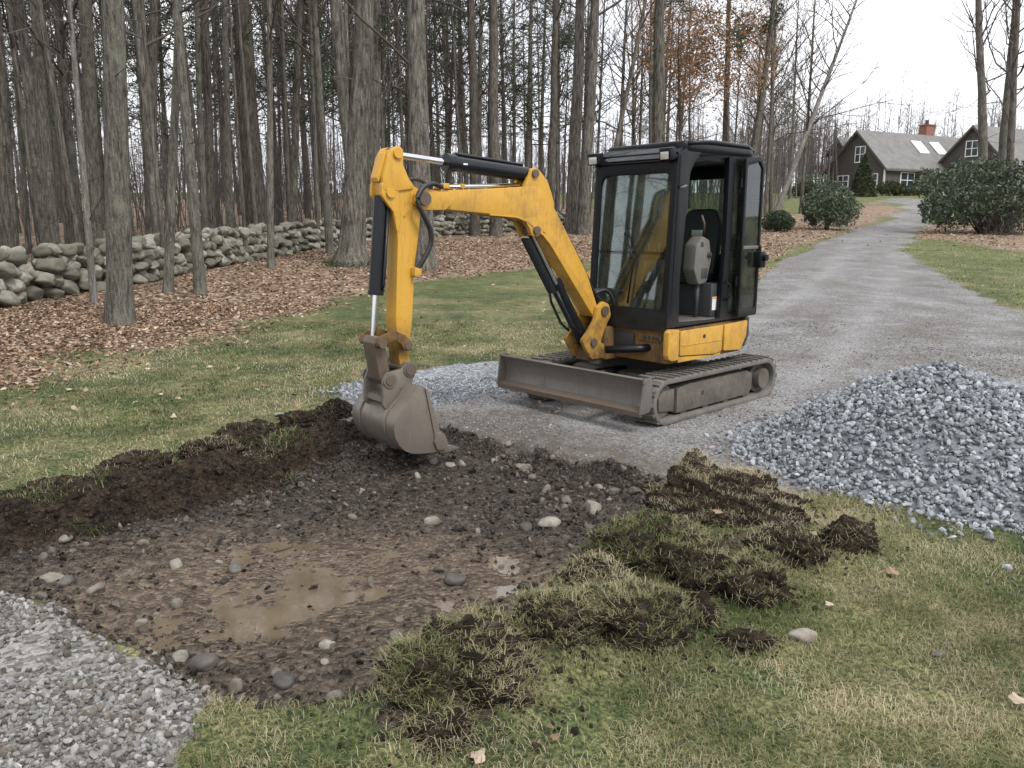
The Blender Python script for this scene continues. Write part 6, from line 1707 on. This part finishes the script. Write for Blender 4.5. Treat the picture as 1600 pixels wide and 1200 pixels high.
tag(obj('soil_crumbs', np_mesh('ridge_crumbs', v, [f], False, {'rnd': r_}), M['topsoil'], berm), kind='stuff')

for k_, (pp, r, rz, tf, stw, nb_, lab) in enumerate((((210, 744), (.26, .14, .13), .5, .35, .7, 700, 'dark torn sod lump on the ridge nearest the gravel apron side'), ((330, 712), (.20, .13, .12), .5, .6, .6, 900, 'sod lump on the ridge with a grassy fringe beside the flat whitish stone'),
        ((385, 690), (.22, .15, .14), .5, .35, .5, 600, 'tall black sod lump at the middle of the ridge'), ((480, 668), (.24, .14, .12), .5, .25, .5, 400, 'black soil lump on the ridge next to the bucket'), ((525, 652), (.15, .12, .13), .4, .2, .5, 200, 'last soil lump on the ridge, touching the bucket side'), ((90, 776), (.24, .12, .10), .4, .4, .75, 700, 'straw-flecked soil lump on the ridge close to the picture edge'))):
    sod_lump('sod_lump', lab, 'sod', at(*pp), (r[0], r[1], r[2] * .62), rz, 760 + 9 * k_, tf, stw, nb_, 0.0, (0, 0), ICO5)

# ---------------------------------------------------------------- single stones
def rock(label, px, py, wpx, mat='cobble', sq=.62, seed=0, rz=None, dz=0.0, asp=.8, base=ICO3, cuts=0, in_pit=True, name='cobble'):
    c = at(px, py, -.10 if in_pit else 0.0)
    gzv = float(ground_z(c[0], c[1], True))
    w = wpx / FPX * c[1] * .55
    v, f = stone_shape(base, 800 + seed, .30 if not cuts else .14, cuts or 2, 1.1)
    v = v * np.array([w, w * asp, w * sq])
    me = np_mesh(name, v, [f], cuts == 0, {'rnd': np.full(len(v), .35)})
    o = obj(name, me, M[mat]); o.location = (c[0], c[1], gzv + w * sq * .30 + dz); o.rotation_euler = (rng.normal(0, .12), rng.normal(0, .12), rng.uniform(0, 6) if rz is None else rz)
    return tag(o, label, 'stone')
RK = [('tan cobble alone in the mud, below the bucket', 676, 806, 30, 'cobble'), ('dark round cobble in orange clay near the pit middle', 711, 893, 33, 'cobble_dark'), ('pale oval stone in mud short of the square block', 514, 993, 31, 'cobble_pale'),
      ('square brown stone block beside the big tussock', 627, 1016, 46, 'cobble_dark'), ('dark wet boulder nearest the gravel apron tip', 442, 1048, 46, 'cobble_dark'), ('broad flat dark stone, middle of three at the pit front', 318, 1024, 50, 'cobble_dark'),
      ('rounded brown stone touching the broad flat one', 277, 1012, 32, 'cobble'), ('pale pebble by itself between the puddles and the soil ridge', 275, 870, 28, 'cobble_pale'), ('whitish stone at the edge of the pit nearest the gravel apron', 80, 891, 34, 'cobble_pale'),
      ('tan stone next to the whitish one by the gravel apron', 148, 912, 30, 'cobble'), ('large tan cobble among the stones under the road cut', 925, 785, 34, 'cobble'), ('small tan stone half buried above the large tan cobble', 886, 772, 22, 'cobble'),
      ('pale round pebble close under the road cut', 935, 754, 18, 'cobble_pale'), ('grey stone beside the pale round pebble under the road cut', 960, 759, 21, 'cobble'), ('mud-caked pale stone with a dark clod beside it', 858, 809, 34, 'cobble_pale'),
      ('dark clod beside the mud-caked pale stone', 822, 812, 28, 'cobble_dark'), ('grey stone near the bucket teeth', 813, 720, 20, 'cobble'), ('small grey stone at the end of the road cut', 1014, 774, 22, 'cobble'),
      ('small pale stone just beyond the bucket teeth', 794, 708, 13, 'cobble_pale'), ('flat grey stone below the bucket teeth', 832, 737, 17, 'cobble'), ('flat whitish chip below the bucket', 705, 727, 20, 'cobble_pale'),
      ('dark stone by itself in the wet mud left of the puddles', 102, 899, 30, 'cobble_dark'), ('flat pale stone at the wet end of the pit', 100, 835, 20, 'cobble_pale'), ('brown stone left of the dark round cobble', 688, 874, 24, 'cobble_dark'),
      ('flat pale tan chip in the mud between the apron and the puddles', 218, 954, 22, 'cobble_pale'), ('grey stone behind the square brown block', 618, 984, 26, 'cobble_dark'), ('yellowish pebble behind the square brown block', 645, 985, 14, 'cobble_pale'),
      ('small dark stone in the puddle', 421, 906, 16, 'cobble_dark'), ('black mud lump standing in the puddle shallows', 366, 873, 30, 'cobble_dark'), ('small dark stone between the dark boulder and the gravel apron', 472, 1045, 16, 'cobble_dark'),
      ('grey stone along the road cut above the tan cobble', 990, 762, 18, 'cobble_dark')]
for k_, (lab, px, py, w, mt_) in enumerate(RK):
    rock(lab, px, py, w, mt_, .58 + .12 * ((k_ * 7) % 5) / 5, k_, cuts=5 if 'square' in lab or 'chip' in lab else 0, asp=.72 + .25 * ((k_ * 3) % 4) / 4)
rock('smooth pale oval stone lying on the lawn below the sod', 1253, 996, 48, 'cobble_pale', .52, 61, .2, in_pit=False, asp=.68)
rock('round tan stone on the grass at the foot of the big tussock', 707, 1162, 34, 'cobble_pale', .85, 62, in_pit=False)
rock('small black stone alone in the lawn', 1466, 1022, 26, 'cobble_dark', .6, 63, in_pit=False)
rock('flat pale stone on the soil ridge near the bucket side', 437, 672, 18, 'cobble_pale', .4, 64, in_pit=False, dz=.13)
rock('flat whitish stone on the soil ridge beside a grass tuft', 293, 735, 22, 'cobble_pale', .4, 65, in_pit=False, dz=.06, cuts=4)
rock('reddish brown stone lying in the gravel apron', 246, 1148, 30, 'cobble_dark', .45, 66, in_pit=False)
for k_, (px, py, w) in enumerate(((602, 1068, 20), (630, 1075, 20), (604, 1098, 14))):
    rock(['pale chip at the top of the small sod lump', 'second pale chip on the small sod lump, towards the tussock', 'lowest pale chip under the small sod lump'][k_], px, py, w, 'cobble_pale', .5, 70 + k_, in_pit=False, dz=.045, cuts=5)
# broken stones and cobbles scattered in the mud, too many to count
x, y = pts_in(2600, -3.6, 1.6, 2.4, 6.8, lambda x, y: masks(x, y)[0] * (.10 + .9 * np.exp(-(sdist(PIT, x, y) / .30) ** 2) * (x > -.2)) * .8)
sz = np.clip(rng.lognormal(-4.05, .45, len(x)), .006, .045)
SH_P = [stone_shape(ICO2, s_, .25, 2) for s_ in range(900, 908)]
v, f, r_ = scatter(np.stack([x, y, ground_z(x, y) + sz * .25], -1), np.stack([sz * 1.2, sz, sz * .7], -1), SH_P)
tag(obj('pit_pebbles', np_mesh('pit_pebbles', v, [f], True, {'rnd': r_}), M['cobble']), kind='stuff')

# ---------------------------------------------------------------- fallen leaves
def leaf_mesh(n, x, y, z, size, curl=.35):
    """curled leaves: six-point blade folded along its rib"""
    out = np.array([[-.5, 0, 0], [-.2, .27, .10], [.2, .24, .12], [.55, 0, .03], [.2, -.24, .12], [-.2, -.27, .10]])
    R = rand_rot(n); az = rng.uniform(0, 2 * PI, n); tl = rng.normal(0, curl, (n, 2))
    ca, sa = np.cos(az), np.sin(az)
    L = out[None] * size[:, None, None]; L[..., 2] *= rng.uniform(-.6, 1.5, n)[:, None]
    X = L[..., 0] * ca[:, None] - L[..., 1] * sa[:, None]; Y = L[..., 0] * sa[:, None] + L[..., 1] * ca[:, None]
    Z = L[..., 2] + X * tl[:, :1] + Y * tl[:, 1:]
    v = np.stack([X + x[:, None], Y + y[:, None], Z + z[:, None]], -1).reshape(-1, 3)
    o = np.arange(n)[:, None] * 6
    q = np.vstack([np.array([[0, 1, 2, 3]]) + o, np.array([[0, 3, 4, 5]]) + o])
    return v, q
def litter(n, y0, y1, u0, u1, lo, hi, dens):
    y = np.sqrt(rng.uniform(y0 ** 2, y1 ** 2, n)); x = y * rng.uniform(u0, u1, n)
    lm = masks(x, y); k = rng.random(n) < np.clip(lm[4], .0, 1) ** 1.2 * (1 - lm[3]) * dens + .012 * (1 - lm[0]) * (1 - lm[1])
    x, y = x[k], y[k]; sz = rng.uniform(lo, hi, len(x))
    v, q = leaf_mesh(len(x), x, y, ground_z(x, y) + .012, sz)
    return v, q, np.repeat(rng.random(len(x)), 6)
V, Q, A, off = [], [], [], 0
for args in ((40000, 7.0, 15.0, -.74, .12, .045, .085, 1.0), (36000, 15, 32, -.74, .34, .06, .11, 1.0), (14000, 30, 46, -.5, .62, .08, .15, .8)):
    v, q, a = litter(*args); V.append(v); Q.append(q + off); A.append(a); off += len(v)
tag(obj('leaf_litter', np_mesh('leaf_litter', np.vstack(V), [np.vstack(Q)], True, {'rnd': np.concatenate(A)}), M['leaf_litter']), kind='stuff')
# the few leaves one can pick out near the camera
def fallen_leaf(label, px, py, wpx, shade, dz=.02, rz=0.0, lobes=True):
    c = at(px, py); w = wpx / FPX * c[1]
    n = 22; th = np.linspace(0, 2 * PI, n, endpoint=False)
    rr = (.36 + (.075 * np.cos(th * 5 + 1) if lobes else 0.0)) * (1 + .25 * np.cos(th))
    v = np.stack([rr * np.cos(th) * w * 1.25, rr * np.sin(th) * w * .8, .10 * w * np.cos(th * 2 + 1)], -1)
    v = np.vstack([v, [[0, 0, -.03 * w]]]); f = np.stack([np.arange(n), (np.arange(n) + 1) % n, np.full(n, n)], -1)
    bm = bmesh.new(); vs = [bm.verts.new(p_) for p_ in v]
    for t_ in f: bm.faces.new([vs[i_] for i_ in t_])
    me = bpy.data.meshes.new('fallen_leaf'); bm.to_mesh(me); bm.free()
    at_ = me.attributes.new('rnd', 'FLOAT', 'POINT'); at_.data.foreach_set('value', np.full(len(v), shade, np.float32))
    o = obj('fallen_leaf', me, M['leaf_litter']); o.location = (c[0], c[1], float(ground_z(c[0], c[1])) + dz); o.rotation_euler = (.25, .1, rz)
    m_ = MB(); m_.tube([(-w * .4, 0, .004), (-w * .6, .02 * w, .01)], .0015, 4); m_.build('leaf_stalk', M['bark_pale'], o)
    return tag(o, label, 'leaf')
for a in (('orange-brown oak leaf caught on the sod below the straw strip', 1127, 838, 28, .62, .10), ('tan leaf on the low end of the straw strip', 1268, 858, 20, .72, .07), ('orange leaf on the lawn beyond the dark sod end', 1392, 902, 26, .60, .03),
          ('pale beige leaf in the grass above the oval stone', 1300, 953, 24, .93, .03), ('beige curled leaf at the side edge of the lawn', 1588, 1106, 36, .9, .03), ('pinkish leaf lying past the dark sod end', 1335, 843, 14, .8, .04),
          ('whitish crumpled leaf at the bottom edge near the round tan stone', 745, 1190, 44, .9, .02), ('brown leaf in the grass near the bottom edge', 865, 1165, 22, .35, .03), ('red-brown leaf in the front grass beside the tussock', 860, 1150, 20, .3, .03),
          ('pale leaf on the lawn beyond the soil ridge', 270, 655, 18, .95, .03), ('cream leaf on the far lawn near the leaf edge', 115, 612, 20, .95, .03), ('cream leaf cluster scrap on the lawn above the ridge gap', 250, 618, 12, .98, .03)):
    fallen_leaf(a[0], a[1], a[2], a[3], a[4], a[5], rng.uniform(0, 6))
# moss at the foot of the forked oak
b = at(545, 416); x = rng.normal(b[0], .42, 1500); y = rng.normal(b[1] - .1, .34, 1500); k = np.hypot(x - b[0], y - b[1]) < .75; x, y = x[k], y[k]
V_, Q_, T2, A_ = blades(x, y, ground_z(x, y) + rng.uniform(0, .12, len(x)), rng.uniform(.04, .09, len(x)), rng.uniform(.012, .02, len(x)), rng.uniform(0, .25, len(x)), .6)
tag(obj('moss', np_mesh('moss', V_, [T2, Q_], True, {'rnd': A_}), M['grass_blade']), kind='stuff')
